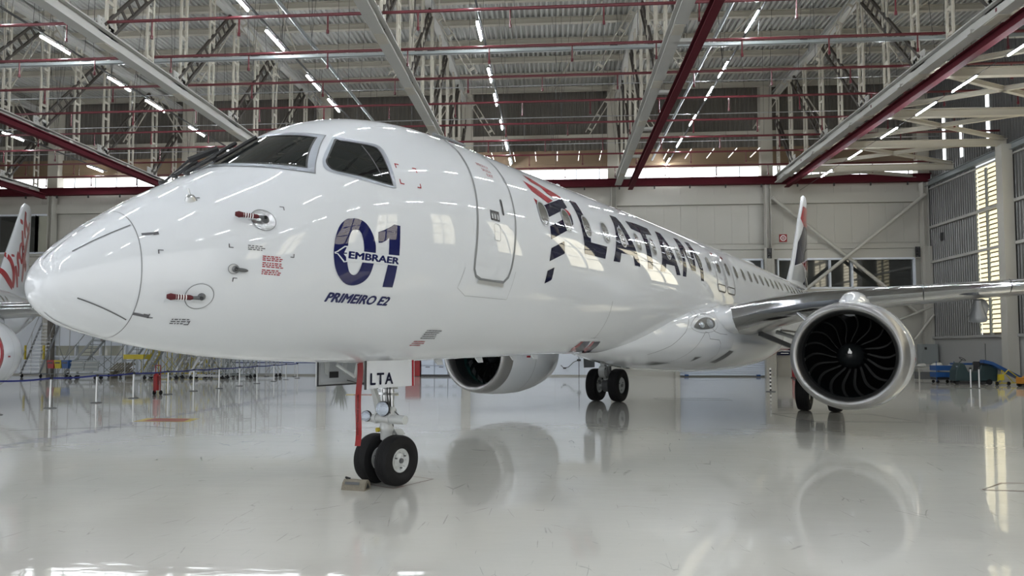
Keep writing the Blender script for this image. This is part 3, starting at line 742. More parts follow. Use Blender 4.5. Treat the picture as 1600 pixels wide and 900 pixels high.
def skin_mesh(stations, nt, prof, ne):
    vs = []; fs = []
    for s in stations:
        for i in range(nt): vs.append(section(s, 2 * PI * i / nt, prof, ne))
    for j in range(len(stations) - 1):
        for i in range(nt): fs.append((j * nt + i, j * nt + (i + 1) % nt, (j + 1) * nt + (i + 1) % nt, (j + 1) * nt + i))
    return vs, fs

AFT = math.atan2(math.cos(PSI), math.sin(PSI))
jet = thing('airliner', 'large white airliner with red and navy livery and 01 on its nose', 'airplane', (NOSE0[0], NOSE0[1], 0), AFT)
SEAM = 0.553
N1 = [(math.sqrt(SEAM) * i / 26) ** 2 for i in range(27)]
N2 = [(math.sqrt(SEAM) + (math.sqrt(8) - math.sqrt(SEAM)) * i / 70) ** 2 for i in range(71)] + [8 + 0.3 * i for i in range(1, 111)]
v, f = skin_mesh(N1, 112, fus, NE); radome = MB().add(v, f).build('radome', M_PAINT, jet, smooth=True, normals=False)
v, f = skin_mesh(N2, 112, fus, NE); f.append(tuple(range(len(v) - 112, len(v))))
body = MB().add(v, f).build('fuselage', M_PAINT, jet, smooth=True, normals=False)
v, f = skin_mesh([9.6 + 0.02 * i for i in range(10)] + [9.8 + (25.5 - 9.8) * i / 70 for i in range(71)], 96, fair, NF)
fairing = MB().add(v, f).build('belly_fairing', M_PAINT, jet, smooth=True, normals=False)
for ob in (radome, body, fairing):
    bm = bmesh.new(); bm.from_mesh(ob.data); bmesh.ops.remove_doubles(bm, verts=bm.verts, dist=1e-5); bmesh.ops.recalc_face_normals(bm, faces=bm.faces); bm.to_mesh(ob.data); bm.free()
# radome joint and lightning diverter strips
mb = MB(); n = 112
for i in range(n + 1):
    th = 2 * PI * i / n
    a = section(SEAM - 0.003, th, fus, NE); b = section(SEAM + 0.003, th, fus, NE); c = section(SEAM, th, fus, NE)
    cen = Vector((SEAM, 0, 2.4)); o_ = (c - cen).normalized() * 0.003
    mb.v += [tuple(a + o_), tuple(b + o_)]
    if i: k = 2 * i; mb.f.append((k - 2, k, k + 1, k - 1))
mb.build('radome_joint', M_SEAM, jet, normals=False)
def strip3(name, pts, w, m, parent, off=0.005, n=14):
    """narrow strip on the nose through (s, port, z) points; position from s and angle"""
    def ang(s, y, z):
        t, b, w_ = fus(s); zm = (t + b) / 2
        c = min(1, abs(y / w_)) ** (NE / 2); q = min(1, abs((z - zm) / (t - zm))) ** (NE / 2)
        return math.atan2(math.copysign(q, z - zm), math.copysign(c, y))
    A = [(s, ang(s, y, z)) for s, y, z in pts]
    mb = MB()
    for k in range(n + 1):
        t = k / n * (len(A) - 1); i = min(int(t), len(A) - 2); u = t - i
        s = A[i][0] + (A[i + 1][0] - A[i][0]) * u; th = A[i][1] + (A[i + 1][1] - A[i][1]) * u
        p = section(s, th, fus, NE); e = section(s + 0.01, th, fus, NE); g = section(s, th + 0.01, fus, NE)
        T = ((e - p) + (g - p) * ((A[i + 1][1] - A[i][1]) / max(1e-4, (A[i + 1][0] - A[i][0])))).normalized()
        N = (e - p).cross(g - p).normalized()
        if N.dot(p - Vector((s + 0.4, 0, 2.4))) < 0: N = -N
        S = T.cross(N).normalized() * w / 2
        mb.v += [tuple(p + S + N * off), tuple(p - S + N * off)]
        if k: q = 2 * k; mb.f.append((q - 2, q, q + 1, q - 1))
    return mb.build(name, m, parent, normals=False)
for P in (((0.184, 0.263, 2.554), (0.542, 0.444, 2.808)), ((0.067, 0.047, 2.494), (0.458, 0.099, 2.89)),
          ((0.195, 0.347, 2.177), (0.533, 0.433, 2.014)), ((0.090, 0.043, 2.069), (0.496, 0.066, 1.879))):
    strip3('diverter_strip', P, 0.011, M_DKGREY, jet)
    strip3('diverter_strip', [(a, -b, c) for a, b, c in P], 0.011, M_DKGREY, jet)

# cockpit windows: outlines in front view (port, z), pushed aft onto the nose
def skin_s(y, z):
    lo, hi = 0.4, 6.0
    for _ in range(40):
        s = (lo + hi) / 2; t, b, w = fus(s); zm = (t + b) / 2
        if abs(y / w) ** NE + abs((z - zm) / (t - zm)) ** NE > 1: lo = s
        else: hi = s
    return (lo + hi) / 2
def on_front(y, z, off):
    p = L(skin_s(y, z), y, z); e = 0.01
    a = L(skin_s(y + e, z), y + e, z) - p; b = L(skin_s(y, z + e), y, z + e) - p
    n_ = a.cross(b).normalized()
    if n_.x > 0: n_ = -n_
    return p + n_ * off
def front_decal(name, loops, m, parent, off):
    pts, tris = poly_tris(loops)
    return mapped(name, pts, tris, lambda x, y: on_front(x, y, off), m, parent, 0.05)
wf_o = [(0.03, 3.555), (0.30, 3.55), (0.593, 3.535), (0.846, 3.520), (0.996, 3.506), (0.88, 3.76), (0.747, 4.022), (0.557, 4.045), (0.30, 4.06), (0.03, 4.065)]
wf_g = [(0.055, 3.59), (0.30, 3.585), (0.57, 3.57), (0.80, 3.56), (0.940, 3.553), (0.835, 3.76), (0.728, 3.982), (0.55, 4.003), (0.30, 4.018), (0.055, 4.02)]
for sgn in (1, -1):
    q = lambda P: [(sgn * a, b) for a, b in P]
    fr = front_decal('windshield_frame', [q(wf_o), q(wf_g)], M_FRAME, jet, 0.006)
    big = [(a + (a - 0.45) * 0.018, b + (b - 3.8) * 0.03) for a, b in wf_o]
    front_decal('frame_edge', [q(big), q(wf_o)], M_SEAM, fr, 0.004)
    front_decal('windshield', [q(wf_g)], M_GLASS, fr, 0.003)
    inner = [(a + (0.45 - a) * 0.035, b + (3.8 - b) * 0.05) for a, b in wf_g]
    front_decal('window_gasket', [q(wf_g), q(inner)], M_DARK, fr, 0.007)
sg = smooth_loop(DEC['side_glass'][0], 2); sf = smooth_loop(DEC['side_frame'][0], 2)
for sd in (1, -1):
    fr = decal('side_window_frame', [sf, sg], M_FRAME, jet, 0.006, side=sd, h=0.05)
    decal('side_window', [sg], M_GLASS, fr, 0.003, side=sd, h=0.05)
    c_ = (2.52, 3.75); ins = [(c_[0] + (a - c_[0]) * 0.95, c_[1] + (b - c_[1]) * 0.93) for a, b in sg]
    decal('window_gasket', [sg, ins], M_DARK, fr, 0.0065, side=sd, h=0.05)
decal('window_post', [[(2.70, 3.60), (2.715, 3.60), (2.64, 3.95), (2.625, 3.95)]], M_DKGREY, jet, 0.0045)
# wipers: parked arms in front of the windshield
for sgn, y0 in ((1, 0.10), (-1, 0.10)):
    a = on_front(sgn * 0.10, 3.44, 0.03); b = on_front(sgn * 0.16, 3.62, 0.07); c = on_front(sgn * 0.62, 3.70, 0.05)
    w_ = MB().path([a, b], 0.02).tube(a, a + Vector((0, 0, -0.02)), 0.032, 10)
    w_ = w_.build('wiper_arm', M_DARK, jet)
    pts = [on_front(sgn * (0.15 + 0.02 * i / 8), 3.60 + 0.36 * i / 8, 0.035) for i in range(9)]
    MB().path(pts, 0.022).build('wiper_blade', M_DARK, w_)
a = on_front(-0.35, 3.40, 0.02); b = on_front(-0.10, 3.56, 0.11); c = on_front(0.05, 3.72, 0.10)
MB().path([a, b], 0.012).path([b, c], 0.03).tube(a, a + Vector((0, 0, 0.03)), 0.03).build('wiper_arm', M_DARK, jet)

# passenger door
dl = DEC['door'][0]
door_line = [(4.36, 4.60), (4.29, 4.42), (4.255, 4.24), (4.228, 4.06), (4.20, 3.88), (4.17, 3.67), (4.141, 3.458), (4.12, 3.254), (4.105, 3.054), (4.095, 2.863), (4.105, 2.746),
             (4.16, 2.668), (4.27, 2.634), (4.50, 2.632), (4.759, 2.640), (4.85, 2.712), (4.889, 2.842), (4.925, 3.084), (4.955, 3.3), (4.974, 3.474), (4.99, 3.697), (5.012, 3.91), (5.028, 4.102), (5.02, 4.28), (5.0, 4.42), (4.97, 4.58)]
dr = skin_line('door_seal', door_line, 0.036, M_SEAM, jet, 0.004)
decal('door_sill_plate', [[(4.20, 2.585), (4.78, 2.575), (4.77, 2.625), (4.22, 2.625)]], M_STEEL, dr, 0.012)
skin_line('door_outline', [(3.93, 2.75), (3.87, 2.50), (4.05, 2.42), (4.95, 2.43), (5.0, 2.8)], 0.004, M_SEAM, dr, 0.003)
decal('door_handle_recess', [rrect(4.68, 3.50, 4.72, 3.72, 0.018)], M_DARK, dr, 0.006)
pl_ = decal('door_placard', [[(4.41, 3.40), (4.60, 3.40), (4.60, 3.53), (4.41, 3.53)]], M_DARK, dr, 0.005)
for i in range(3):
    decal('placard_mark', [[(4.425 + 0.06 * i, 3.42), (4.46 + 0.06 * i, 3.42), (4.46 + 0.06 * i, 3.51), (4.45 + 0.06 * i, 3.47), (4.425 + 0.06 * i, 3.50)]], M_GREYD, pl_, 0.008)
skin_line('door_handle', rrect(4.47, 3.15, 4.60, 3.36, 0.03), 0.005, M_SEAM, dr, 0.005, closed=True)
for i, (w_, z) in enumerate((('EMERGENCIA', 4.16), ('SALIDA', 4.09), ('EXIT', 4.02))):
    skin_text('door_lettering', w_, 4.50 + 0.05 * i, z, 4.50 + 0.05 * i + (0.25, 0.2, 0.14)[i], z + 0.04, M_RED, jet)
MB().path([L(4.36, 0.55, 4.615 + 0.03), L(4.65, 0.56, 4.63 + 0.03), L(5.0, 0.60, 4.62 + 0.03)], 0.02, 8).build('door_gutter', M_SEAM, jet)

# cabin windows
WS = [5.80, 6.52, 7.21, 7.93, 8.64, 9.39, 10.2, 11.02, 11.78, 12.55, 13.3, 14.1, 14.98, 15.92, 16.85, 17.75, 18.65, 19.5, 20.35, 21.2, 22.08, 22.95, 23.8, 25.0, 25.8, 26.6, 27.45, 28.3, 29.1, 29.9, 30.7]
def oval(cx, cy, a, b, n=28, e=2.4):
    return [(cx + a * math.copysign(abs(math.cos(t)) ** (2 / e), math.cos(t)), cy + b * math.copysign(abs(math.sin(t)) ** (2 / e), math.sin(t))) for t in [2 * PI * i / n for i in range(n)]]
for i, s in enumerate(WS):
    z = 3.728 + (s - 5.8) * 0.0232
    a = 0.118 + 0.0015 * i; b = 0.172
    for sd in ((1, -1) if i < 12 else (1,)):
        fr = decal('cabin_window', [oval(s, z, a + 0.018, b + 0.018), oval(s, z, a - 0.006, b - 0.006)], M_GREYD, jet, 0.012, side=sd, h=0.09)
        decal('window_pane', [oval(s, z, a, b)], M_CABGLASS, fr, 0.009, side=sd, h=0.09)
# overwing exits
for s0, s1 in ((14.60, 15.38), (15.52, 16.35)):
    ex = skin_line('exit_outline', rrect(s0, 3.28, s1, 4.40, 0.14), 0.045, M_SEAM, jet, 0.005, closed=True)
    skin_line('exit_seal', rrect(s0 + 0.03, 3.28, s1 - 0.03, 3.46, 0.08), 0.025, M_DARK, ex, 0.006, closed=False)
    decal('exit_mark', [[(s0 + 0.3, 4.26), (s0 + 0.5, 4.26), (s0 + 0.5, 4.33), (s0 + 0.3, 4.33)]], M_RED, ex, 0.006)

# livery
for p in DEC['bird_red']: decal('emblem_feather', [p], M_RED, jet, 0.004)
for p in DEC['bird_blue']: decal('emblem_segment', [p], M_NAVY, jet, 0.0045)
for nm, h_ in (('letter_L', None), ('letter_A1', 'hole_A1'), ('letter_T', None), ('letter_A2', 'hole_A2'), ('letter_M', None)):
    decal('livery_letter', [DEC[nm][0]] + ([DEC[h_][0]] if h_ else []), M_NAVY, jet, 0.0045)
decal('nose_number', [smooth_loop(DEC['zero_out'][0]), smooth_loop(DEC['zero_in'][0])], M_BLUE, jet, 0.004)
decal('nose_number', [DEC['one'][0]], M_BLUE, jet, 0.004)
decal('lettering_band', [DEC['band'][0]], M_PAINT, jet, 0.0052)
decal('arrow_outline', [DEC['arrow_w'][0]], M_PAINT, jet, 0.0056)
decal('arrow_emblem', [DEC['arrow_b'][0]], M_BLUE, jet, 0.0066)
skin_text('builder_lettering', 'EMBRAER', 2.257, 2.676, 2.876, 2.742, M_BLUE, jet, bold=0.045, off=0.0066)
skin_text('nose_lettering', 'PRIMEIRO E2', 2.098, 2.240, 2.880, 2.328, M_BLUE, jet, shear=0.28, bold=0.045, off=0.005)
for k in ('stripe1r', 'stripe2r'): decal('belly_stripe', [DEC[k][0]], M_RED, jet, 0.004)
for k in ('stripe1b', 'stripe2b'): decal('belly_stripe', [DEC[k][0]], M_NAVY, jet, 0.0045)
# small marks, corner brackets
def bracket(s, z, dx, dz, k=0.036, w=0.008, m=M_LINE):
    decal('corner_mark', [[(s, z), (s + dx * k, z), (s + dx * k, z + dz * w), (s + dx * w, z + dz * w), (s + dx * w, z + dz * k), (s, z + dz * k)]], m, jet, 0.004)
for s, z, dx, dz in ((2.93, 3.80, 1, -1), (3.22, 3.80, -1, -1), (2.93, 3.56, 1, 1), (3.22, 3.56, -1, 1)): bracket(s, z, dx, dz, 0.055, 0.012, M_RED)
for s, z, dx, dz in ((0.66, 2.60, 1, -1), (0.66, 2.03, 1, 1), (1.01, 3.12, 1, -1), (1.64, 3.10, -1, -1), (1.15, 2.66, 1, 1), (1.70, 2.62, -1, 1), (1.19, 2.40, 1, -1), (0.97, 1.98, -1, 1)): bracket(s, z, dx, dz)
for s, z, m_, k_ in ((0.60, 2.715, M_LINE, 1), (0.575, 2.055, M_LINE, -1)):
    decal('latch_mark', [[(s - 0.02, z), (s + 0.05, z + 0.015 * k_), (s + 0.05, z + 0.015 * k_ + 0.02), (s - 0.02, z + 0.02)]], m_, jet, 0.005)
    decal('latch_mark', [[(s + 0.05, z + 0.012 * k_ - 0.003), (s + 0.085, z + 0.02 * k_ - 0.003), (s + 0.085, z + 0.02 * k_ + 0.024), (s + 0.05, z + 0.012 * k_ + 0.024)]], m_, jet, 0.005)
rng = random.Random(3)
def tiny_text(s0, z0, w, rows, m, rh=0.013):
    pts = []; tris = []
    for r in range(rows):
        x = s0; x1 = s0 + w * rng.uniform(0.75, 1.0)
        while x < x1:
            l_ = rng.uniform(0.01, 0.035); z = z0 - r * rh * 1.9; k = len(pts)
            pts += [(x, z), (x + l_, z), (x + l_, z - rh), (x, z - rh)]; tris += [(k, k + 1, k + 2), (k, k + 2, k + 3)]; x += l_ + 0.008
    mapped('warning_lettering', pts, tris, lambda x, y: on_skin(x, y, 0.004), m, jet, 0)
tiny_text(1.30, 2.70, 0.14, 3, M_LINE, 0.009)
for z in (2.615, 2.555, 2.49): tiny_text(1.42, z, 0.17, 3, M_RED, 0.009)
tiny_text(0.83, 2.03, 0.12, 3, M_LINE, 0.009)
tiny_text(3.70, 2.00, 0.28, 5, M_LINE, 0.012); tiny_text(3.64, 1.87, 0.22, 3, M_RED, 0.012)
decal('livery_registration', [[(28.6, 4.46), (30.2, 4.46), (30.2, 4.56), (28.6, 4.56)]], M_NAVY, jet, 0.005)

# probes with red covers
def probe_plate(name, s, z, r, m):
    return decal(name, [oval(s, z, r, r, 24, 2)], m, jet, 0.006, h=0.06)
def probe(s, z, r, arm, cov, m=M_STEEL):
    pl = probe_plate('probe_plate', s, z, r, m)
    skin_line('plate_edge', oval(s, z, r, r, 30, 2), 0.006, M_SEAM, pl, 0.007, closed=True, step=0.03)
    c = on_skin(s, z, 0.0); c2 = on_skin(s - 0.01, z, 0.06); e = c2 + Vector((-arm, 0, 0.0)) + (on_skin(s - arm, z, 0.06) - on_skin(s, z, 0.06)) * 0.0
    d = (on_skin(s - 0.12, z, 0.07) - on_skin(s + 0.02, z, 0.07)).normalized()
    mb = MB().lathe([(0, 0.035), (0.03, 0.03), (0.07, 0.018)], c + Vector((0.02, 0, 0)), c2 - c, 12)
    mb.tube(c2, c2 + d * arm, 0.018, 10, 0.012)
    mb.build('probe_arm', M_DKGREY, pl, smooth=True)
    if cov:
        a = c2 + d * (arm * 0.7); b = c2 + d * (arm * 0.7 + cov)
        mb = MB().lathe([(0, 0.014), (0.02, 0.022), (cov * 0.45, 0.021), (cov * 0.7, 0.024), (cov * 0.85, 0.03), (cov, 0.018), (cov, 0.0)], a, d, 12)
        mb.build('probe_cover', M_COVER, pl, smooth=True)
        mb = MB()
        for i in range(5): mb.lathe([(0, 0.0235), (0.008, 0.0235)], a + d * (cov * (0.25 + 0.1 * i)), d, 12)
        mb.build('cover_lettering', M_WHITETXT, pl)
probe(1.448, 2.945, 0.098, 0.06, 0.20)
probe(0.965, 2.225, 0.105, 0.07, 0.20, M_PAINT)
probe(1.19, 2.475, 0.042, 0.0, 0)
a = on_skin(1.19, 2.475, 0.01); MB().ball((0, 0, 0), 0.065, 0.012, 0.018).build('vane', M_DKGREY, jet, smooth=True).location = on_skin(1.25, 2.47, 0.03)
a = on_skin(0.985, 3.10, 0.0); b = on_skin(0.985, 3.10, 0.05)
t_ = MB().lathe([(0, 0.05), (0.01, 0.045), (0.035, 0.03), (0.045, 0)], a, b - a, 14).tube(b, b + Vector((-0.02, 0, 0.05)), 0.008, 6).build('icing_probe', M_STEEL, jet, smooth=True)
# antennas on the crown and belly
for s, h_ in ((8.6, 0.22), (22.5, 0.18), (26.5, 0.2)):
    t, b, w = fus(s)
    MB().prism([(0, -0.03), (0.25, -0.03), (0.30, h_), (0.18, h_)], L(s, 0.01, t), (1, 0, 0), (0, 0, 1), -0.02).build('antenna', M_PAINT, jet)
MB().ball((24.0, 0, 5.02), 1.3, 0.35, 0.24).build('antenna_dome', M_PAINT, jet, smooth=True)
for s in (4.9, 5.9, 6.9, 7.6):
    t, b, w = fus(s)
    MB().prism([(0, 0.03), (0.2, 0.03), (0.24, -0.07), (0.12, -0.07)], L(s, 0.12, b), (1, 0, 0), (0, 0, 1), -0.02).build('antenna', M_PAINT, jet)
# fairing joint lines, hatches and lamps
def fline(name, line, w=0.010, m=M_LINE, closed=False):
    return skin_line(name, line, w, m, fairing, 0.004, closed, fair, NF)
skin_line('panel_joint', DEC['seamc'][0], 0.012, M_SEAM, jet, 0.003)
fline('panel_joint', [(11.15, 1.66), (11.6, 1.85), (12.05, 2.15), (12.3, 2.45)])
fline('panel_joint', [(12.6, 2.52), (12.78, 2.52), (12.78, 2.80), (12.6, 2.80)], closed=True)
fline('panel_joint', [(12.35, 1.45), (12.5, 1.7), (12.75, 2.0), (12.95, 2.18), (13.1, 2.16), (13.2, 2.02), (13.75, 2.0), (13.9, 1.9), (14.0, 1.65), (13.9, 1.42)])
fline('panel_joint', [(14.6, 1.35), (14.75, 1.7), (14.8, 2.0)], 0.006)
fline('panel_joint', [(13.1, 2.85), (13.2, 2.35), (13.45, 2.20), (13.8, 2.15), (14.3, 2.14)])
decal('scoop_recess', [[(12.95, 1.60), (13.28, 1.60), (13.10, 1.47)]], M_SEAM, fairing, 0.004, fair, NF)
decal('scoop_intake', [[(13.0, 1.585), (13.22, 1.585), (13.11, 1.50)]], M_DARK, fairing, 0.006, fair, NF)
decal('scoop_recess', [[(11.85, 1.50), (12.5, 1.46), (12.35, 1.40), (12.05, 1.42)]], M_SEAM, fairing, 0.004, fair, NF, h=0.05)
decal('scoop_intake', [[(12.05, 1.475), (12.4, 1.452), (12.3, 1.415), (12.12, 1.43)]], M_DARK, fairing, 0.006, fair, NF, h=0.05)
decal('vent_panel', [[(14.2, 1.45), (14.75, 1.75), (15.15, 1.72), (14.7, 1.42)]], M_DKGREY, fairing, 0.004, fair, NF)
# landing lamp in the wing root fillet
lo = [(12.42, 2.27), (12.52, 2.36), (12.75, 2.46), (13.05, 2.52), (13.35, 2.52), (13.50, 2.45), (13.50, 2.36), (13.38, 2.29), (13.1, 2.25), (12.7, 2.23)]
# ------------------------------------------------------------------ wings
def airfoil(n=14, t=0.13):
    up = []; lo_ = []
    for i in range(n + 1):
        x = (1 - math.cos(PI * i / n)) / 2
        y = 5 * t * (0.2969 * math.sqrt(x) - 0.126 * x - 0.3516 * x * x + 0.2843 * x**3 - 0.1015 * x**4)
        up.append((x, y * 1.0 + 0.02 * math.sin(PI * x))); lo_.append((x, -y * 0.85 + 0.008 * math.sin(PI * x)))
    return up, lo_
WST = [(1.2, 13.95, 6.1, 2.43, 0.16), (1.75, 14.28, 5.8, 2.50, 0.155), (2.6, 14.72, 5.2, 2.74, 0.145), (3.6, 15.24, 4.65, 2.95, 0.135), (5.4, 16.18, 3.85, 3.12, 0.125),
       (8.0, 17.55, 3.2, 3.33, 0.115), (12.0, 19.6, 2.4, 3.62, 0.11), (16.0, 21.7, 1.7, 3.92, 0.10), (17.3, 22.6, 1.0, 4.1, 0.10)]
for sd in (1, -1):
    nm = 'wing'
    LE = 3
    def ring(st, a, b, side):
        y, s0, c, z, t = st; up, lo_ = airfoil(14, t)
        pts = (up if side == 'u' else lo_)[a:b + 1]
        return [L(s0 + x * c, sd * y, z + h_ * c - 0.015 * x * c) for x, h_ in pts]
    mb = MB()
    for part_, (a, b) in (('main', (LE, 14)),):
        for side in 'ul':
            rows = [ring(st, a, b, side) for st in WST]; k = len(mb.v)
            m_ = len(rows[0])
            for r_ in rows: mb.v += [tuple(p) for p in r_]
            for j in range(len(rows) - 1):
                for i in range(m_ - 1): mb.f.append((k + j * m_ + i, k + j * m_ + i + 1, k + (j + 1) * m_ + i + 1, k + (j + 1) * m_ + i))
    wing = mb.build('wing', M_WINGG, jet, smooth=True)
    mb = MB(); rows = []
    for st in WST:
        u_ = ring(st, 0, LE, 'u'); l_ = ring(st, 0, LE, 'l'); rows.append(u_[::-1] + l_[1:])
    m_ = len(rows[0])
    for r_ in rows: mb.v += [tuple(p) for p in r_]
    for j in range(len(rows) - 1):
        for i in range(m_ - 1): mb.f.append((j * m_ + i, j * m_ + i + 1, (j + 1) * m_ + i + 1, (j + 1) * m_ + i))
    mb.build('leading_edge', M_CHROME, wing, smooth=True)
    # slat joints
    for y in (5.95, 7.75):
        st = None
        for A_, B_ in zip(WST[:-1], WST[1:]):
            if A_[0] <= y <= B_[0]:
                u = (y - A_[0]) / (B_[0] - A_[0]); st = tuple(A_[i] + (B_[i] - A_[i]) * u for i in range(5))
        up_, lo__ = airfoil(14, st[4])
        c0 = L(st[1] + 0.3, sd * y, st[3])
        pts = [L(st[1] + x * st[2], sd * y, st[3] + h_ * st[2]) for x, h_ in (up_[:LE + 2][::-1] + lo__[1:LE + 2])]
        MB().path([c0 + (p - c0) * 1.012 for p in pts], 0.012, 5).build('slat_joint', M_DARK, wing)
    # flap track fairings hanging below the trailing edge
    for y, s0, z0, ln in ((7.2, 18.3, 2.95, 2.6), (10.6, 19.9, 3.22, 2.2)):
        MB().lathe([(0, 0.02), (0.25, 0.12), (0.8, 0.19), (1.6, 0.2), (ln - 0.3, 0.15), (ln, 0.03)], L(s0, sd * y, z0 + 0.05), (1, 0, -0.12), 18).build('flap_track_fairing', M_WINGG, wing, smooth=True)
    MB().lathe([(0, 0.08), (0.15, 0.11), (0.42, 0.20), (0.5, 0.215), (0.55, 0.19), (0.57, 0.0)], L(17.9, sd * 7.08, 3.02), (0.2, 0, -1), 20).build('inboard_track_fairing', M_WINGG, wing, smooth=True) if sd > 0 else None
    # gear bay edge, lowered inboard door and strut
    MB().prism([(0, 0), (2.6, 0), (2.5, 0.05), (0, 0.05)], L(17.0, sd * 2.55, 2.28), (1, 0, 0), (0, 0, 1), 0.05).build('gear_bay_edge', M_DKGREY, wing)
    # pylon
    mb = MB(); prof = [(13.15, 0.03, 2.72, 2.76), (13.5, 0.17, 2.5, 2.93), (14.2, 0.24, 2.4, 3.08), (15.0, 0.25, 2.4, 3.14), (15.9, 0.22, 2.4, 3.12), (16.6, 0.15, 2.5, 3.0), (17.4, 0.08, 2.3, 2.9)]
    n = 20
    for s, w_, zb, zt in prof:
        for i in range(n):
            th = 2 * PI * i / n; mb.v.append(tuple(L(s, (4.60 if sd > 0 else -4.84) + w_ * 1.25 * math.cos(th), (zb + zt) / 2 + (zt - zb) / 2 * math.sin(th))))
    for j in range(len(prof) - 1):
        for i in range(n): mb.f.append((j * n + i, j * n + (i + 1) % n, (j + 1) * n + (i + 1) % n, (j + 1) * n + i))
    mb.build('engine_pylon', M_PAINT, jet, smooth=True)
    # ---------------- engine
    E0 = L(12.62, 4.60 if sd > 0 else -4.84, 1.64); AX = Vector((1, 0, 0))
    nac = MB().lathe([(0.42, 1.128), (0.8, 1.175), (1.3, 1.205), (1.9, 1.205), (2.5, 1.15), (3.0, 1.05), (3.35, 0.95), (3.36, 0.92), (3.0, 0.95)], E0, AX, 72).build('engine_nacelle', M_PAINT, jet, smooth=True)
    MB().lathe([(0.32, 0.875), (0.22, 0.885), (0.12, 0.905), (0.05, 0.93), (0.012, 0.96), (0.0, 0.99), (0.012, 1.02), (0.05, 1.05), (0.12, 1.075), (0.24, 1.102), (0.42, 1.128)], E0, AX, 72).build('inlet_lip', M_LIP, nac, smooth=True)
    MB().lathe([(0.32, 0.875), (0.6, 0.88), (0.78, 0.895)], E0, AX, 64).build('inlet_duct', M_DUCT, nac, smooth=True)
    MB().lathe([(0.78, 0.895), (0.80, 0.935), (1.05, 0.945)], E0, AX, 64).build('fan_case', M_TEAL, nac, smooth=True)
    MB().lathe([(1.3, 0.96), (1.3, 0.0)], E0, AX, 48).build('fan_back', M_DUCT, nac)
    MB().lathe([(0.72, 0.0), (0.76, 0.07), (0.86, 0.17), (1.0, 0.26), (1.1, 0.29), (1.3, 0.3)], E0, AX, 32).build('spinner', M_DUCT, nac, smooth=True)
    bl = MB()
    rows = []
    for k in range(8):
        r = 0.26 + (0.93 - 0.26) * k / 7; u = k / 7
        sw = 0.30 * math.sin(u * 2.6) - 0.10 * u        # blade sweep
        tw = 0.35 + 0.75 * u
        ch = 0.19 + 0.12 * u
        x0 = 0.98 - 0.05 * u
        for e in (-0.5, 0, 0.5):
            ang = sw + e * ch * math.sin(tw) / r
            rows.append((x0 + e * ch * math.cos(tw) + (0.015 if e == 0 else 0), r, ang))
    base = None
    for q in range(18):
        a0 = 2 * PI * q / 18
        mbq = MB()
        for x_, r, an in rows: mbq.v.append((x_, r * math.cos(an + a0), r * math.sin(an + a0)))
        for j in range(7):
            for i in range(2): mbq.f.append((3 * j + i, 3 * j + i + 1, 3 * j + 4 + i, 3 * j + 3 + i))
        b_ = mbq.build('fan_blade', M_BLADE, nac, smooth=True); b_.location = E0
    sw_ = [(0.0, 0.0), (0.045, 0.02), (0.05, 0.055), (0.02, 0.10), (0.0, 0.14), (-0.012, 0.09), (-0.03, 0.05), (-0.025, 0.02)]
    MB().prism(sw_, E0 + Vector((0.745, 0, 0.02)), (0, -1, 0), (0, 0, 1), -0.012).build('spinner_mark', M_WHITETXT, nac)
    MB().lathe([(2.8, 0.72), (3.4, 0.66), (4.1, 0.48), (4.11, 0.42), (3.8, 0.3), (4.3, 0.2), (4.9, 0.02)], E0, AX, 40).build('core_exhaust', M_LIP, nac, smooth=True)
    MB().lathe([(1.52, 1.2075), (1.535, 1.2075)], E0, AX, 72).build('cowl_joint', M_SEAM, nac)
    a = E0 + Vector((0.9, 0, 0))
    rad = Vector((0, sd * 0.75, 0.66)).normalized() if sd > 0 else Vector((0, -0.75, 0.66)).normalized()
    mb = MB().prism([(-0.1, 1.12), (0.8, 1.15), (0.78, 1.42), (0.45, 1.50), (0.15, 1.44)], a, (1, 0, 0), rad, 0.02)
    mb.build('nacelle_strake', M_PAINT, nac)
    MB().prism([(0.0, 0.0), (0.2, 0.0), (0.2, 0.05), (0.0, 0.05)], E0 + Vector((1.0, -sd * 0 - 1.1935, -0.1)), (1, 0, 0), (0, 0, 1), 0.004).build('cowl_mark', M_RED, nac)

# ------------------------------------------------------------------ tail
mb = MB(); up, lo_ = airfoil(10, 0.075)
fin = [(4.6, 32.2, 7.4), (5.2, 33.0, 6.3), (6.2, 34.2, 5.3), (8.4, 36.05, 3.6), (10.45, 37.75, 2.05), (10.68, 38.2, 1.3)]
prof_ = [(x, h_) for x, h_ in up] + [(x, -h_) for x, h_ in up[::-1][1:-1]]
for z, s0, c in fin:
    for x, h_ in prof_: mb.v.append((s0 + x * c, -h_ * c * 0.9, z))
m_ = len(prof_)
for j in range(len(fin) - 1):
    for i in range(m_): mb.f.append((j * m_ + i, j * m_ + (i + 1) % m_, (j + 1) * m_ + (i + 1) % m_, (j + 1) * m_ + i))
mb.f.append(tuple(range((len(fin) - 1) * m_, len(fin) * m_)))
tail_fin = mb.build('tail_fin', M_PAINT, jet, smooth=True)
def fin_at(s, z, off=0.006):
    for A_, B_ in zip(fin[:-1], fin[1:]):
        if A_[0] <= z <= B_[0] or B_ is fin[-1]:
            u = (z - A_[0]) / (B_[0] - A_[0]); s0 = A_[1] + (B_[1] - A_[1]) * u; c = A_[2] + (B_[2] - A_[2]) * u; break
    x = min(max((s - s0) / c, 0.0), 1.0); t = 0.075
    y = 5 * t * (0.2969 * math.sqrt(x) - 0.126 * x - 0.3516 * x * x + 0.2843 * x**3 - 0.1015 * x**4) + 0.02 * math.sin(PI * x)
    return Vector((s, -(y * c * 0.9 + off), z))
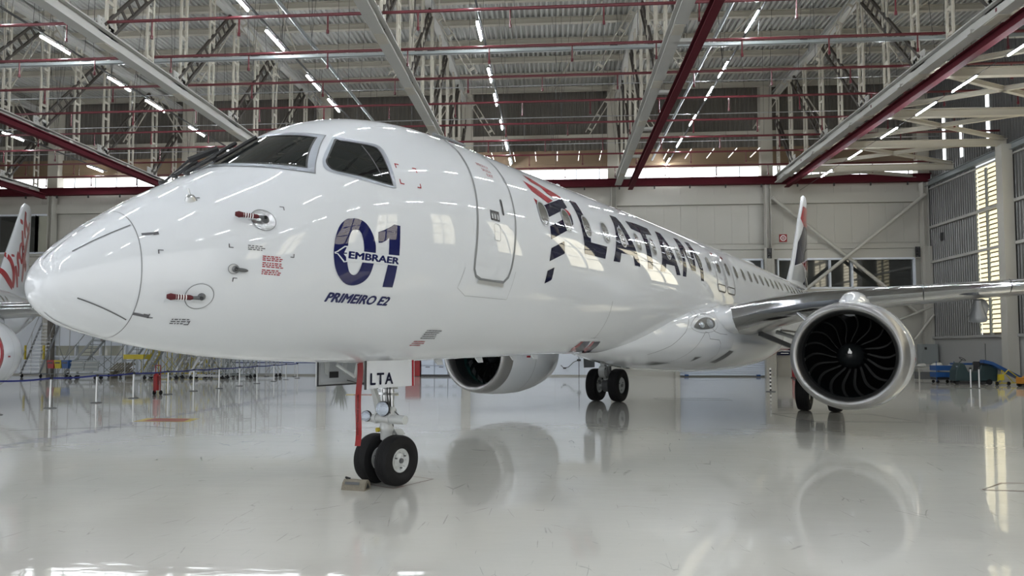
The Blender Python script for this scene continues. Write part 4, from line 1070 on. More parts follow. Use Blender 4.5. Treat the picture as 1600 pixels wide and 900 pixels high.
def fin_f(f_, z, off=0.006):
    for A_, B_ in zip(fin[:-1], fin[1:]):
        if A_[0] <= z <= B_[0] or B_ is fin[-1]:
            u = (z - A_[0]) / (B_[0] - A_[0]); return fin_at(A_[1] + (B_[1] - A_[1]) * u + f_ * (A_[2] + (B_[2] - A_[2]) * u), z, off)
for pts, m_ in (([(0.16, 9.95), (1.0, 10.0), (1.0, 8.7), (0.30, 8.75), (0.07, 9.1)], M_RED), ([(0.30, 8.72), (1.0, 8.65), (1.0, 7.3), (0.30, 6.5), (0.05, 6.2), (0.07, 7.6)], M_NAVY),
                ([(0.30, 6.46), (1.0, 7.25), (1.0, 6.5), (0.6, 6.25)], M_RED), ([(0.05, 6.15), (0.30, 6.42), (0.6, 6.2), (0.55, 5.8), (0.4, 5.35), (0.04, 5.35)], M_GREYD), ([(0.42, 5.3), (0.57, 5.75), (1.0, 6.4), (1.0, 5.3)], M_NAVY)):
    p_, t_ = poly_tris([[(a * 4, b) for a, b in pts]]); mapped('tail_livery', p_, t_, lambda x, y: fin_f(x / 4, y), m_, tail_fin, 0.25)
for sd in (1, -1):
    mb = MB(); up, lo_ = airfoil(10, 0.10)
    st_ = [(0.4, 35.8, 3.2, 4.35), (6.3, 39.3, 1.3, 4.7)]
    pr = [(x, h_) for x, h_ in up] + [(x, h_) for x, h_ in lo_[::-1][1:-1]]
    for y, s0, c, z in st_:
        for x, h_ in pr: mb.v.append(tuple(L(s0 + x * c, sd * y, z + h_ * c)))
    n = len(pr)
    for i in range(n): mb.f.append((i, (i + 1) % n, n + (i + 1) % n, n + i))
    mb.f.append(tuple(range(n, 2 * n)))
    mb.build('tailplane', M_PAINT, jet, smooth=True)
lamp = decal('landing_lamp', [smooth_loop(lo, 2)], M_DKGREY, fairing, 0.010, fair, NF, h=0.05)
for s_, z_, r_ in ((12.78, 2.34, 0.075), (13.22, 2.385, 0.105)):
    decal('lamp_reflector', [oval(s_, z_, r_ * 1.7, r_, 24, 2)], M_LENS, lamp, 0.016, fair, NF, h=0.05)
fline('panel_joint', smooth_loop([(12.3, 2.27), (12.5, 2.45), (12.95, 2.60), (13.4, 2.60), (13.65, 2.48), (13.6, 2.30), (13.3, 2.19), (12.7, 2.16)], 3), 0.007, closed=True)
# root fillet that carries the lamp and the wing root
v_, f_ = [], []
mb = MB().lathe([(-0.40, 0.01), (-0.30, 0.16), (-0.05, 0.29), (0.3, 0.38), (0.8, 0.42), (1.8, 0.40)], L(14.15, 1.56, 2.50), (1, 0, 0), 32).build('wing_root_fillet', M_PAINT, jet, smooth=True)
mb = MB().lathe([(-0.40, 0.01), (-0.30, 0.16), (-0.05, 0.29), (0.3, 0.38), (0.8, 0.42), (1.8, 0.40)], L(14.15, -1.56, 2.50), (1, 0, 0), 32).build('wing_root_fillet', M_PAINT, jet, smooth=True)

# ------------------------------------------------------------------ landing gear
def wheel(parent, c, r, w, rim, spokes=8, hub=True):
    """axle along y"""
    c = Vector(c)
    pr = []
    hw = w / 2
    for y, q in ((-0.62, rim), (-0.80, rim + 0.02), (-0.98, rim + (r - rim) * 0.35), (-1.0, rim + (r - rim) * 0.6), (-0.86, r * 0.955), (-0.62, r * 0.99)): pr.append((y * hw, q))
    for k in (-0.36, -0.12, 0.12, 0.36):
        pr += [((k - 0.09) * hw, r), ((k - 0.02) * hw, r), ((k - 0.015) * hw, r - 0.008), ((k + 0.015) * hw, r - 0.008), ((k + 0.02) * hw, r)]
    for y, q in ((0.62, r * 0.99), (0.86, r * 0.955), (1.0, rim + (r - rim) * 0.6), (0.98, rim + (r - rim) * 0.35), (0.80, rim + 0.02), (0.62, rim)): pr.append((y * hw, q))
    t = MB().lathe(pr, c, (0, 1, 0), 48, closed=False).build('tire', M_BLACK, parent, smooth=True)
    mb = MB()
    for s in (-1, 1):
        mb.lathe([(s * hw * 0.66, rim), (s * hw * 0.72, rim - 0.01), (s * hw * 0.60, rim - 0.03), (s * hw * 0.42, rim * 0.62), (s * hw * 0.50, rim * 0.42), (s * hw * 0.66, rim * 0.30), (s * hw * 0.66, 0.0)], c, (0, 1, 0), 40)
        for k in range(spokes):
            a = 2 * PI * k / spokes; p = c + Vector((math.cos(a) * rim * 0.72, s * hw * 0.44, math.sin(a) * rim * 0.72))
            mb.tube(p, p + Vector((0, s * 0.025, 0)), rim * 0.07, 6)
    mb.build('wheel_rim', M_GEAR, parent, smooth=True)
    mb = MB()
    for s in (-1, 1):
        mb.lathe([(s * hw * 0.6, rim * 0.24), (s * hw * 0.85, rim * 0.2), (s * hw * 0.87, 0)], c, (0, 1, 0), 16)
        for k in range(3):
            a = 2 * PI * k / 3 + 0.6; p = c + Vector((math.cos(a) * rim * 0.6, s * hw * 0.5, math.sin(a) * rim * 0.6)); mb.tube(p, p + Vector((0, s * 0.03, 0)), rim * 0.06, 6)
    mb.build('wheel_hub', M_DKGREY, parent, smooth=True)

SG = 4.1; R_N = 0.325
ng = MB().tube(L(SG, 0, R_N), L(SG, 0, 0.80), 0.055, 16).lathe([(0, 0.075), (0.02, 0.08), (0.10, 0.08), (0.12, 0.095), (0.16, 0.095), (0.18, 0.085), (0.26, 0.085), (0.28, 0.1), (0.36, 0.1)], L(SG, 0, 0.58), (0, 0, 1), 20)
MB_up = MB().tube(L(SG + 0.02, 0.07, 0.9), L(SG + 0.02, 0.07, 1.75), 0.03, 14).tube(L(SG + 0.02, -0.07, 0.9), L(SG + 0.02, -0.07, 1.75), 0.045, 14).tube(L(SG + 0.06, 0.0, 0.9), L(SG + 0.06, 0.0, 1.75), 0.055, 14)
for z_ in (1.18, 1.26): MB_up.box(L(SG + 0.03, 0, z_), (0.12, 0.24, 0.03))
ng.tube(L(SG, -0.24, R_N), L(SG, 0.24, R_N), 0.035, 12)
nose_gear = ng.build('nose_gear', M_GEAR, jet, smooth=True)
MB_up.build('upper_strut', M_STEEL, nose_gear, smooth=True)
for y in (-0.185, 0.185): wheel(nose_gear, L(SG, y, R_N), R_N, 0.225, 0.155)
mb = MB().tube(L(SG - 0.06, 0.38, 0.86), L(SG - 0.06, -0.44, 0.86), 0.058, 18)
for y in (-0.12, 0.12): mb.tube(L(SG - 0.06, y - 0.02, 0.86), L(SG - 0.06, y + 0.02, 0.86), 0.072, 18)
mb.tube(L(SG - 0.06, 0.06, 0.9), L(SG + 0.05, 0.05, 0.98), 0.07, 12)
mb.build('steering_cylinder', M_GEAR, nose_gear, smooth=True)
mb = MB().beam(L(SG - 0.05, -0.04, 0.93), L(3.72, -0.06, 1.66), 0.07, 0.05).beam(L(SG - 0.05, -0.12, 0.95), L(3.80, -0.10, 1.66), 0.035, 0.03)
mb.path([L(3.32, -0.1, 1.58), L(3.55, -0.02, 1.42), L(3.52, 0.06, 1.62)], 0.022, 8)
mb.build('drag_brace', M_GEAR, nose_gear)
mb = MB().beam(L(SG + 0.09, 0, 0.66), L(SG + 0.24, 0, 0.50), 0.09, 0.035).beam(L(SG + 0.24, 0, 0.50), L(SG + 0.07, 0, 0.36), 0.08, 0.035).tube(L(SG + 0.14, 0.07, 0.66), L(SG + 0.14, -0.07, 0.66), 0.025, 10)
mb.prism([(0, 0), (0.16, -0.02), (0.24, -0.1), (0.1, -0.11)], L(SG + 0.05, 0.03, 0.72), (1, 0, 0), (0, 0, 1), 0.05)
mb.build('torque_link', M_GEAR, nose_gear)
mb = MB()
for a, b, c in ((0.02, 0.07, 0), (-0.05, 0.09, 0.03), (0.08, -0.07, 0)): mb.path([L(SG - 0.03 + a, b, 1.5), L(SG - 0.06 + a, b + 0.02, 1.2), L(SG - 0.02 + a, b + c, 0.95), L(SG + 0.05, b * 0.8, 0.75)], 0.009, 6)
mb.path([L(SG + 0.02, 0.11, 0.96), L(SG + 0.05, 0.17, 0.90), L(SG, 0.16, 0.85)], 0.008, 6)
mb.build('hydraulic_hose', M_WIRE, nose_gear)
for (s, y, z, r) in ((SG - 0.14, 0.06, 0.995, 0.098), (SG - 0.14, -0.24, 0.885, 0.075)):
    d = Vector((-0.9, -0.25, 0.02))
    c = L(s, y, z)
    lt = MB().lathe([(0.0, r * 0.94), (0.012, r), (0.03, r), (0.035, r * 0.9), (0.09, r * 0.45), (0.1, 0)], c, -d, 24).build('taxi_lamp', M_DARK, nose_gear, smooth=True)
    MB().lathe([(0.006, r * 0.94), (0.02, r * 0.6), (0.026, 0)], c + d.normalized() * 0.004, d, 24).build('lamp_lens', M_LENS, nose_gear, smooth=True)
MB().tube(L(SG - 0.10, -0.04, 0.715), L(SG - 0.135, -0.05, 0.715), 0.03, 12).build('tow_fitting', M_YELLOW, nose_gear)
# nose gear doors
mb = MB().prism([(0, 0), (0.85, 0), (0.845, 0.33), (0.0, 0.33)], L(3.27, 0.44, 1.30), (1, 0, 0), (0, 0, 1), 0.022)
gd = mb.build('nose_gear_door', M_PAINT, jet)
MB().prism([(0.80, 0.0), (0.835, 0.0), (0.83, 0.33), (0.795, 0.33)], L(3.27, 0.464, 1.30), (1, 0, 0), (0, 0, 1), 0.003).build('door_stripe', M_RED, gd)
MB().prism([(-0.02, -0.01), (0.0, -0.01), (0.0, 0.33), (-0.02, 0.33)], L(3.27, 0.444, 1.30), (1, 0, 0), (0, 0, 1), 0.02).build('door_edge', M_DARK, gd)
pts, tris = text_tris('LTA', 0, 0.03, 1.25)
mapped('door_lettering', pts, tris, lambda x, y: L(3.33 + 0.38 * x, 0.47, 1.345 + 0.135 * y), M_NAVY, gd, 0)
mb = MB().prism([(0, 0), (0.85, 0), (0.85, 0.33), (0.0, 0.33)], L(3.30, -0.46, 1.30), (1, 0, 0), (0, 0, 1), 0.02)
gd = mb.build('nose_gear_door', M_GEAR, jet)
mb = MB()
for a, b, c, d_ in ((0, 0, 0.85, 0.015), (0, 0, 0.015, 0.33), (0.835, 0, 0.85, 0.33)): mb.prism([(a, b), (c, b), (c, d_), (a, d_)], L(3.30, -0.44, 1.30), (1, 0, 0), (0, 0, 1), 0.02)
mb.build('door_seal', M_DARK, gd)
MB().prism(rrect(0.05, 0.04, 0.80, 0.30, 0.04), L(3.30, -0.44, 1.30), (1, 0, 0), (0, 0, 1), 0.006).build('door_inner_skin', M_GREYD, gd)
for x in (0.12, 0.42):
    MB().prism([(0, 0), (0.03, -0.02), (0.06, 0.12), (0.05, 0.16), (-0.01, 0.16)], L(3.30 + x, -0.432, 1.46), (1, 0, 0), (0, 0, 1), 0.03).build('door_hinge', M_GEAR, gd)
MB().prism([(0.20, 0.10), (0.35, 0.10), (0.35, 0.18), (0.20, 0.18)], L(3.30, -0.432, 1.30), (1, 0, 0), (0, 0, 1), 0.004).build('door_placard', M_DARK, gd)
MB().tube(L(3.8, -0.43, 1.36), L(4.02, -0.08, 1.25), 0.008, 6).build('door_rod', M_DKGREY, gd)

# main gear
for sd in (1, -1):
    S0 = 18.4; Y0 = sd * 3.33; RM = 0.56
    mb = MB().tube(L(S0 - 0.25, Y0, 1.25), L(S0 - 0.15, Y0, 2.65), 0.13, 16).tube(L(S0 - 0.3, Y0, 1.3), L(S0, Y0, RM), 0.10, 12).tube(L(S0, Y0 - 0.5, RM), L(S0, Y0 + 0.5, RM), 0.07, 12)
    mb.tube(L(S0 - 0.2, Y0, 1.9), L(S0 - 0.1, sd * 2.2, 2.3), 0.06, 10)
    mb.beam(L(S0 + 0.3, Y0, 1.5), L(S0 + 0.1, Y0, 0.65), 0.1, 0.08)
    mb.lathe([(-0.11, 0.17), (-0.11, 0.21), (0.11, 0.21), (0.11, 0.17)], L(S0 - 0.28, Y0, 1.02), (0, 1, 0), 20)
    mg = mb.build('main_gear', M_GEAR, jet, smooth=True)
    for y in (-0.41, 0.41): wheel(mg, L(S0, Y0 + y, RM), RM, 0.37, 0.27, 12)
    MB().lathe([(-0.1, 0.2), (-0.1, 0.24), (0.1, 0.24), (0.1, 0.2)], L(S0, Y0, RM), (0, 1, 0), 20).tube(L(S0 - 0.2, Y0 - 0.2, 0.7), L(S0 + 0.1, Y0 - 0.3, 0.55), 0.05, 8).build('brake_unit', M_DKGREY, mg)
    MB().path([L(S0 - 0.38, Y0 + 0.05, 2.2), L(S0 - 0.42, Y0 + 0.08, 1.6), L(S0 - 0.36, Y0 + 0.1, 1.1)], 0.015, 6).path([L(S0 - 0.35, Y0 + 0.25, 1.9), L(S0 - 0.3, Y0 + 0.28, 1.0), L(S0 - 0.1, Y0 + 0.25, 0.7)], 0.02, 6).build('hydraulic_hose', M_WIRE, mg)
    MB().prism([(-0.45, 0), (0.35, 0), (0.35, 0.9), (-0.3, 0.95), (-0.5, 0.6)], L(S0 - 0.1, Y0 + sd * 0.0 - 0.62, 1.15) if sd < 0 else L(S0, Y0 + 0.55, 1.4), (1, 0, 0), (0, 0, 1), 0.03).build('gear_leg_door', M_WINGG, mg)
    MB().prism([(0, 0), (1.5, -0.35), (1.5, -0.22), (0, 0.14)], L(16.6, sd * 2.05, 2.15), (0.92, -sd * 0.38, 0), (0, 0, 1), 0.06).build('bay_door_strut', M_DKGREY, mg)

# streamer hanging from the nose gear bay
st = thing('warning_streamer', 'red safety streamer hanging ahead of the nose wheels', 'ribbon', (0, 0, 0))
P0 = jet.matrix_basis @ L(3.52, 0.09, 0)
rdir = Vector((math.sin(PSI - 0.55), math.cos(PSI - 0.55), 0))
mb = MB(); side = Vector((1, 0.05, 0)).normalized() * 0.036
for i in range(15):
    z = 1.63 - i * 1.06 / 14; w_ = Vector((0.012 * math.sin(i * 0.7) - 0.0010 * i, 0.012 * math.cos(i * 0.9), 0))
    c = Vector((P0.x, P0.y, z)) + w_; mb.v += [tuple(c - side), tuple(c + side)]
    if i: k = 2 * i; mb.f.append((k - 2, k - 1, k + 1, k))
s_ = mb.build('streamer', M_REDSAFE, st); md = s_.modifiers.new('solidify', 'SOLIDIFY'); md.thickness = 0.004
pts, tris = text_tris('REMOVE BEFORE FLIGHT', 0, 0.01)
mapped('streamer_lettering', pts, tris, lambda x, y: Vector((P0.x - 0.014 - 0.008 + 0.018 * y, P0.y - 0.022, 1.20 - 0.5 * x)), M_WHITETXT, st, 0)

# ------------------------------------------------------------------ second airliner, at the left
V_PSI = -0.47
jet2 = thing('airliner', 'second airliner at the far left with red script on its fin', 'airplane', (-14.9, 3.3, 0), math.atan2(math.cos(V_PSI), math.sin(V_PSI)))
SKIP = ('windshield', 'window_gasket', 'emblem', 'livery', 'nose_', 'letter', 'arrow', 'builder', 'belly_stripe', 'corner_mark', 'latch', 'warning', 'probe', 'vane', 'icing', 'wiper', 'door_lett', 'tail_livery', 'placard', 'diverter', 'side_window', 'window_post')
def copy_sel(o, parent):
    c = o.copy(); COL.objects.link(c); c.parent = parent
    for ch in list(o.children):
        if not ch.name.startswith(('tail_livery',)): copy_sel(ch, c)
    return c
nac2 = []; fin2 = None
for ch in list(jet.children):
    if ch.name.startswith('nose_gear') or not ch.name.startswith(SKIP):
        c = copy_sel(ch, jet2)
        if ch.name.startswith('engine_nacelle'): nac2.append(c)
        if ch.name.startswith('tail_fin'): fin2 = c
for c, sd in zip(nac2, (1, -1)):
    E0 = L(12.62, 4.60 if sd > 0 else -4.84, 1.64)
    MB().lathe([(0.50, 1.142), (0.51, 1.148), (0.70, 1.171), (0.71, 1.165)], E0, (1, 0, 0), 72).build('red_cowl_ring', M_RED, c, smooth=True)
    MB().lathe([(0.0, 0.995), (0.03, 1.048), (0.14, 1.09), (0.42, 1.136), (0.5, 1.144)], E0 - Vector((0.004, 0, 0)), (1, 0, 0), 72).build('white_cowl_lip', M_PAINT, c, smooth=True)
    MB().lathe([(0.35, 0.87), (0.36, 0.0)], E0, (1, 0, 0), 48).build('inlet_cover', M_DKGREY, c)
# the script on the fin, strokes in fin side view (s, z) swept with a round pen
def fin_stroke(pts, w):
    L_ = []
    P = [pts[0]] + list(pts) + [pts[-1]]
    for i in range(1, len(P) - 2):
        for q in range(6):
            t = q / 6; p0, p1, p2, p3 = (Vector(P[i + j]) for j in (-1, 0, 1, 2))
            L_.append(tuple(0.5 * ((2 * p1) + (p2 - p0) * t + (2 * p0 - 5 * p1 + 4 * p2 - p3) * t * t + (3 * p1 - p0 - 3 * p2 + p3) * t ** 3)))
    L_.append(tuple(pts[-1]))
    n = len(L_); pt, tr = ribbon_tris(L_, 1.0)
    out = []
    for i, c in enumerate(L_):
        f_ = w * (0.6 + 0.4 * math.sin(PI * (i + 0.5) / n)); a = Vector(pt[2 * i]); b = Vector(pt[2 * i + 1]); c = Vector(c)
        out += [tuple(c + (a - c) * f_), tuple(c + (b - c) * f_)]
    mapped('script_lettering', out, tr, fin_at, M_RED, fin2, 0)
for P, w in (([(33.974, 6.184), (34.414, 5.879), (34.81, 5.561), (35.229, 5.276)], 26),
             ([(34.81, 7.157), (35.357, 6.78), (35.612, 6.225), (35.505, 5.701), (35.308, 5.283)], 22),
             ([(35.229, 5.276), (34.962, 5.576), (34.236, 5.931)], 18),
             ([(35.671, 7.223), (35.676, 7.077)], 20),
             ([(35.951, 6.595), (36.1, 6.13), (36.191, 5.36)], 20),
             ([(36.565, 7.472), (36.354, 7.054), (36.501, 6.548), (36.464, 6.02)], 18),
             ([(36.247, 6.742), (36.554, 7.23), (36.746, 7.105)], 12),
             ([(37.281, 8.092), (36.93, 7.887), (36.793, 7.413), (37.045, 6.991), (37.308, 7.101), (37.347, 7.719), (37.281, 8.092)], 14),
             ([(37.286, 8.477), (37.389, 7.878), (37.645, 7.915)], 16),
             ([(39.072, 9.643), (38.981, 9.067), (38.438, 8.267), (37.996, 7.577), (37.666, 6.915), (37.481, 6.278), (37.311, 5.802)], 26),
             ([(37.546, 7.554), (37.806, 7.087), (38.315, 6.837), (38.114, 6.58)], 26),
             ([(37.377, 9.53), (37.325, 9.251)], 18),
             ([(37.38, 8.876), (37.406, 8.342), (37.625, 7.874)], 18),
             ([(38.131, 10.141), (37.963, 9.521), (37.844, 8.955), (37.978, 8.509)], 20),
             ([(38.049, 9.694), (38.32, 9.271), (38.728, 9.104), (39.081, 9.565)], 18)):
    fin_stroke(P, w * 0.021)

# ------------------------------------------------------------------ floor things
def chock(loc, rz):
    t = thing('wheel_chock', 'worn grey wooden chock against the front nose wheel', 'wheel chock', loc, rz)
    MB().prism([(-0.09, 0), (0.09, 0), (0.06, 0.09), (0.02, 0.125), (-0.02, 0.125), (-0.06, 0.09)], (-0.16, 0, 0), (0, 1, 0), (0, 0, 1), 0.32).build('chock_body', M_WOOD, t)
    MB().prism([(-0.05, 0.02), (0.05, 0.02), (0, 0.09)], (0.161, 0, 0), (0, 1, 0), (0, 0, 1), 0.004).build('chock_hollow', M_DARK, t)
    MB().box((-0.02, -0.067, 0.085), (0.2, 0.006, 0.035), M=Matrix.Rotation(-0.5, 3, 'X')).build('chock_label', M_DKGREY, t)
    MB().path([(-0.12, 0, 0.12), (-0.14, -0.02, 0.15), (-0.08, 0, 0.13)], 0.012, 6).build('rope_loop', M_DARK, t)
wf = jet.matrix_basis @ L(SG - 0.50, -0.17, 0)
chock((wf.x + 0.10, wf.y - 0.0, 0.0), AFT - PI / 2 + 0.30)

def floor_outline(name, pts, w, m, label, closed=True):
    p, t = ribbon_tris(pts, w, closed); q = [(x, y, 0.003) for x, y in p]
    o = MB().add(q, t).build(name, m, normals=False); return tag(o, label, 'floor marking')
floor_outline('floor_marking', [(-2.62, 8.62), (-2.05, 8.26), (-1.66, 8.90), (-2.25, 9.2)], 0.03, M_DKRED, 'thin dark red square outline around the nose wheels')
floor_outline('floor_marking', [(5.36, 8.68), (5.90, 9.14), (8.1, 9.0), (7.9, 8.35)], 0.03, M_DKRED, 'thin dark red outline at the right edge of the floor')
a = [(-10.2, 15.55), (-9.0, 15.62), (-9.15, 16.2), (-10.0, 16.15)]
def patch(x0, y0, x1, y1, sh, label):
    t = thing('floor_marking', label, 'floor marking', ((x0 + x1) / 2, (y0 + y1) / 2, 0))
    X, Y = (x1 - x0) / 2, (y1 - y0) / 2
    MB().add([(-X, -Y, 0.002), (X, -Y, 0.002), (X + sh, Y, 0.002), (-X + sh, Y, 0.002)], [(0, 1, 2, 3)]).build('yellow_border', M_MARKY, t, normals=False)
    MB().add([(-X * 0.72, -Y * 0.85, 0.004), (X * 0.78, -Y * 0.85, 0.004), (X * 0.72 + sh, Y * 0.85, 0.004), (-X * 0.66 + sh, Y * 0.85, 0.004)], [(0, 1, 2, 3)]).build('red_field', M_PINK, t, normals=False)
patch(-10.35, 15.5, -8.95, 16.3, -0.15, 'red floor square with yellow border in front of the barrier')
patch(-8.1, 24.9, -6.0, 25.7, -0.2, 'distant red and yellow floor square behind the nose gear')
floor_outline('floor_marking', [(6.0, 18.6), (8.6, 18.6), (8.9, 16.6), (6.3, 16.6)], 0.04, M_LINE, 'thin black rectangle painted on the floor before the engine')
floor_outline('floor_marking', [(3.6, 24.2), (6.1, 24.2), (6.2, 23.4), (3.7, 23.4)], 0.04, M_LINE, 'thin black rectangle painted on the floor under the belly')
floor_outline('floor_marking', [(-11.9, 13.6), (-9.4, 14.6), (-8.5, 14.2)], 0.03, M_LINE, 'thin grey line painted at the left of the floor', False)

# barrier posts
def post(loc, h=0.95):
    t = empty('barrier_post', loc)
    MB().lathe([(0, 0.0), (0, 0.17), (0.015, 0.17), (0.03, 0.12), (0.035, 0)], (0, 0, 0), (0, 0, 1), 24).build('post_base', M_DKGREY, t)
    MB().tube((0, 0, 0.03), (0, 0, h - 0.08), 0.032, 14).build('post_tube', M_STEEL, t, smooth=True)
    MB().tube((0, 0, h - 0.08), (0, 0, h), 0.036, 14).box((0, 0, h - 0.04), (0.09, 0.05, 0.06)).build('belt_cassette', M_DARK, t)
    return t
PY = [16.8, 18.8, 20.8, 22.9, 24.9, 27.0, 28.95, 31.0, 33.3, 35.6, 37.8, 39.6]
PX = [-15.1, -15.16, -15.17, -15.3, -15.22, -15.37, -15.28, -15.34, -15.54, -15.65, -15.88, -15.92]
p0 = post((PX[0], PY[0], 0)); posts = [p0]
for x, y in zip(PX[1:], PY[1:]):
    c = copy_tree(p0); c.location = (x, y, 0); posts.append(c)
for i, c in enumerate(posts):
    tag(c, 'chrome barrier post with blue belt, %s from the front in the long row' % ORD[i], 'barrier post', 'barrier posts left of the nose')
    if i < len(posts) - 1:
        d = posts[i + 1].location - c.location; n = 6; mb = MB(); s = d.cross(Vector((0, 0, 1))).normalized() * 0.0015
        for k in range(n + 1):
            q = d * (k / n) + Vector((0, 0, 0.91 - 0.03 * math.sin(PI * k / n)))
            mb.v += [tuple(q + Vector((0, 0, 0.025))), tuple(q - Vector((0, 0, 0.025)))]
            if k: j = 2 * k; mb.f.append((j - 2, j - 1, j + 1, j))
        mb.build('barrier_belt', M_BELT, c, normals=False)
fp0 = None
for i, x in enumerate((-21.3, -18.9, -17.0, -14.6)):
    t = post((x, 41.9, 0), 1.9) if fp0 is None else copy_tree(fp0)
    fp0 = fp0 or t; t.location = (x, 41.9, 0)
    tag(t, 'tall barrier post by the back wall, %s from the left' % ORD[i], 'barrier post', 'barrier posts by the back wall')
for i, z in enumerate((0.92, 1.86)):
    tag(MB().box((-17.9, 41.9, z), (7.2, 0.01, 0.06)).build('barrier_belt', M_BELT), '%s black belt between the tall posts by the back wall' % ('lower', 'upper')[i], 'belt')

# rolling stairs and platforms
def stairs(loc, rz, w, h, run, m, label, steps=None, platform=0.9, rails=True, step_m=None, cat='stairs'):
    t = thing('rolling_stairs', label, cat, loc, rz)
    st = steps or int(h / 0.25)
    mb = MB()
    for s in (-1, 1):
        y = s * w / 2
        mb.beam((0, y, 0.25), (run, y, h), 0.04, 0.12)
        mb.tube((run + platform, y, 0.12), (run + platform, y, h + (1.0 if rails else 0)), 0.025, 6); mb.tube((run, y, 0.12), (run, y, h + (1.0 if rails else 0)), 0.025, 6)
        mb.beam((0, y, 0.2), (run + platform, y, 0.2), 0.04, 0.06)
        mb.tube((run, y, 0.3), (run + platform, y, h * 0.55), 0.02, 6); mb.tube((run + platform, y, 0.3), (run, y, h * 0.55), 0.02, 6)
        mb.tube((run * 0.5, y, 0.2), (run * 0.5, y, h * 0.5), 0.02, 6)
        if rails:
            mb.tube((0.0, y, 1.15), (run, y, h + 1.0), 0.022, 6); mb.tube((run, y, h + 1.0), (run + platform, y, h + 1.0), 0.022, 6)
            mb.tube((0.0, y, 0.25), (0, y, 1.15), 0.02, 6); mb.tube((run * 0.5, y, h * 0.5), (run * 0.5, y, h * 0.5 + 1.05), 0.02, 6)
            mb.tube((run, y, h + 0.5), (run + platform, y, h + 0.5), 0.018, 6)
    mb.build('stair_frame', m, t)
    for i in range(st):
        f = (i + 0.7) / st
        MB().box((run * f, 0, 0.25 + (h - 0.25) * f), (0.2, w - 0.06, 0.03)).build('step', step_m or m, t)
    MB().box((run + platform / 2, 0, h), (platform, w, 0.05)).build('platform', step_m or m, t)
    for x in (0.1, run + platform - 0.1):
        for s in (-1, 1): MB().tube((x, s * w / 2 - 0.025, 0.1), (x, s * w / 2 + 0.025, 0.1), 0.1, 12).box((x, s * w / 2, 0.2), (0.1, 0.06, 0.08)).build('caster', M_BLACK, t)
    return t
t = stairs((-33.1, 39.3, 0), PI / 2, 1.25, 3.5, 1.6, M_ALU, 'tall narrow aluminium stairs with yellow guards behind the red ringed engine')
for s in (-1, 1): MB().box((0.3, s * 0.62, 1.6), (0.1, 0.08, 0.9)).build('yellow_guard', M_YELLOW, t)
stairs((-31.2, 40.3, 0), 0.05, 1.2, 2.4, 1.8, M_GREYPIPE, 'grey framed stairs with a white top box beside the coloured bins', platform=1.2)
stairs((-27.9, 40.3, 0), 0.05, 1.1, 2.3, 1.5, M_GREYPIPE, 'dark framed stairs right of the wooden pallets')
stairs((-27.2, 41.9, 0), 0.0, 0.9, 2.4, 1.2, M_YELLOW, 'yellow tubular work stairs behind the yellow work stand')
stairs((-22.6, 42.5, 0), PI, 1.1, 2.3, 1.2, M_YELLOW, 'second yellow work stairs, nearer the silver cluster')
for i in range(6):
    stairs((-24.6 + i * 0.95, (38.0, 39.6, 41.2)[i % 3], 0), 0.12, 0.8, 2.6, 1.25, M_ALU if i % 2 else M_GREYPIPE, 'silver rolling stairs in the parked cluster, %s from the left' % ORD[i], platform=0.8)
t = thing('work_table', 'yellow topped tubular work stand near the barrier', 'work stand', (-25.35, 38.3, 0))
MB().box((0, 0, 1.34), (1.25, 0.9, 0.28)).build('table_top', M_YELLOW, t)
for x in (-0.55, 0.55):
    for y in (-0.4, 0.4): MB().tube((x, y, 0), (x, y, 1.22), 0.03, 8).build('leg', M_ALU, t)
MB().tube((-0.6, -0.4, 0.2), (0.6, -0.4, 0.2), 0.025, 8).tube((-0.6, 0.4, 0.2), (0.6, 0.4, 0.2), 0.025, 8).build('stretcher', M_ALU, t)
t = thing('wooden_pallet_stack', 'brown slatted pallets beside the dark framed stairs', 'pallets', (-26.75, 38.9, 0), 0.1)
for k in range(2):
    for i in range(7): MB().box((-0.5 + 0.17 * i, 0, 0.75 - 0.35 * k), (0.07, 0.9, 0.05), M=Matrix.Rotation(0.45, 3, 'X')).build('board', M_WOOD, t)
MB().box((0, -0.3, 0.55), (1.2, 0.06, 0.08)).box((0, 0.35, 0.85), (1.2, 0.06, 0.08)).box((-0.5, 0, 0.22), (0.06, 0.8, 0.44)).box((0.5, 0, 0.22), (0.06, 0.8, 0.44)).build('stringers', M_WOOD, t)
t = thing('tilting_cart', 'grey steel panel cart parked beside the stairs', 'cart', (-27.75, 37.0, 0), 0.05)
for i in range(2):
    MB().box((-0.42 + 0.84 * i, 0, 0.82), (0.8, 0.05, 0.62), M=Matrix.Rotation(-0.2, 3, 'X')).build('cart_panel', M_GREYPIPE, t)
    for z in (0.5, 0.75, 1.0): MB().box((-0.42 + 0.84 * i, -0.12, z), (0.74, 0.04, 0.04)).build('shelf_rail', M_LTGREY, t)
MB().box((0, 0.1, 0.3), (1.7, 0.6, 0.06)).build('cart_bed', M_GREYPIPE, t)
for x in (-0.75, 0.75):
    for y in (-0.15, 0.35): MB().tube((x, y - 0.03, 0.11), (x, y + 0.03, 0.11), 0.11, 12).box((x, y, 0.24), (0.06, 0.04, 0.1)).build('caster', M_BLACK, t)
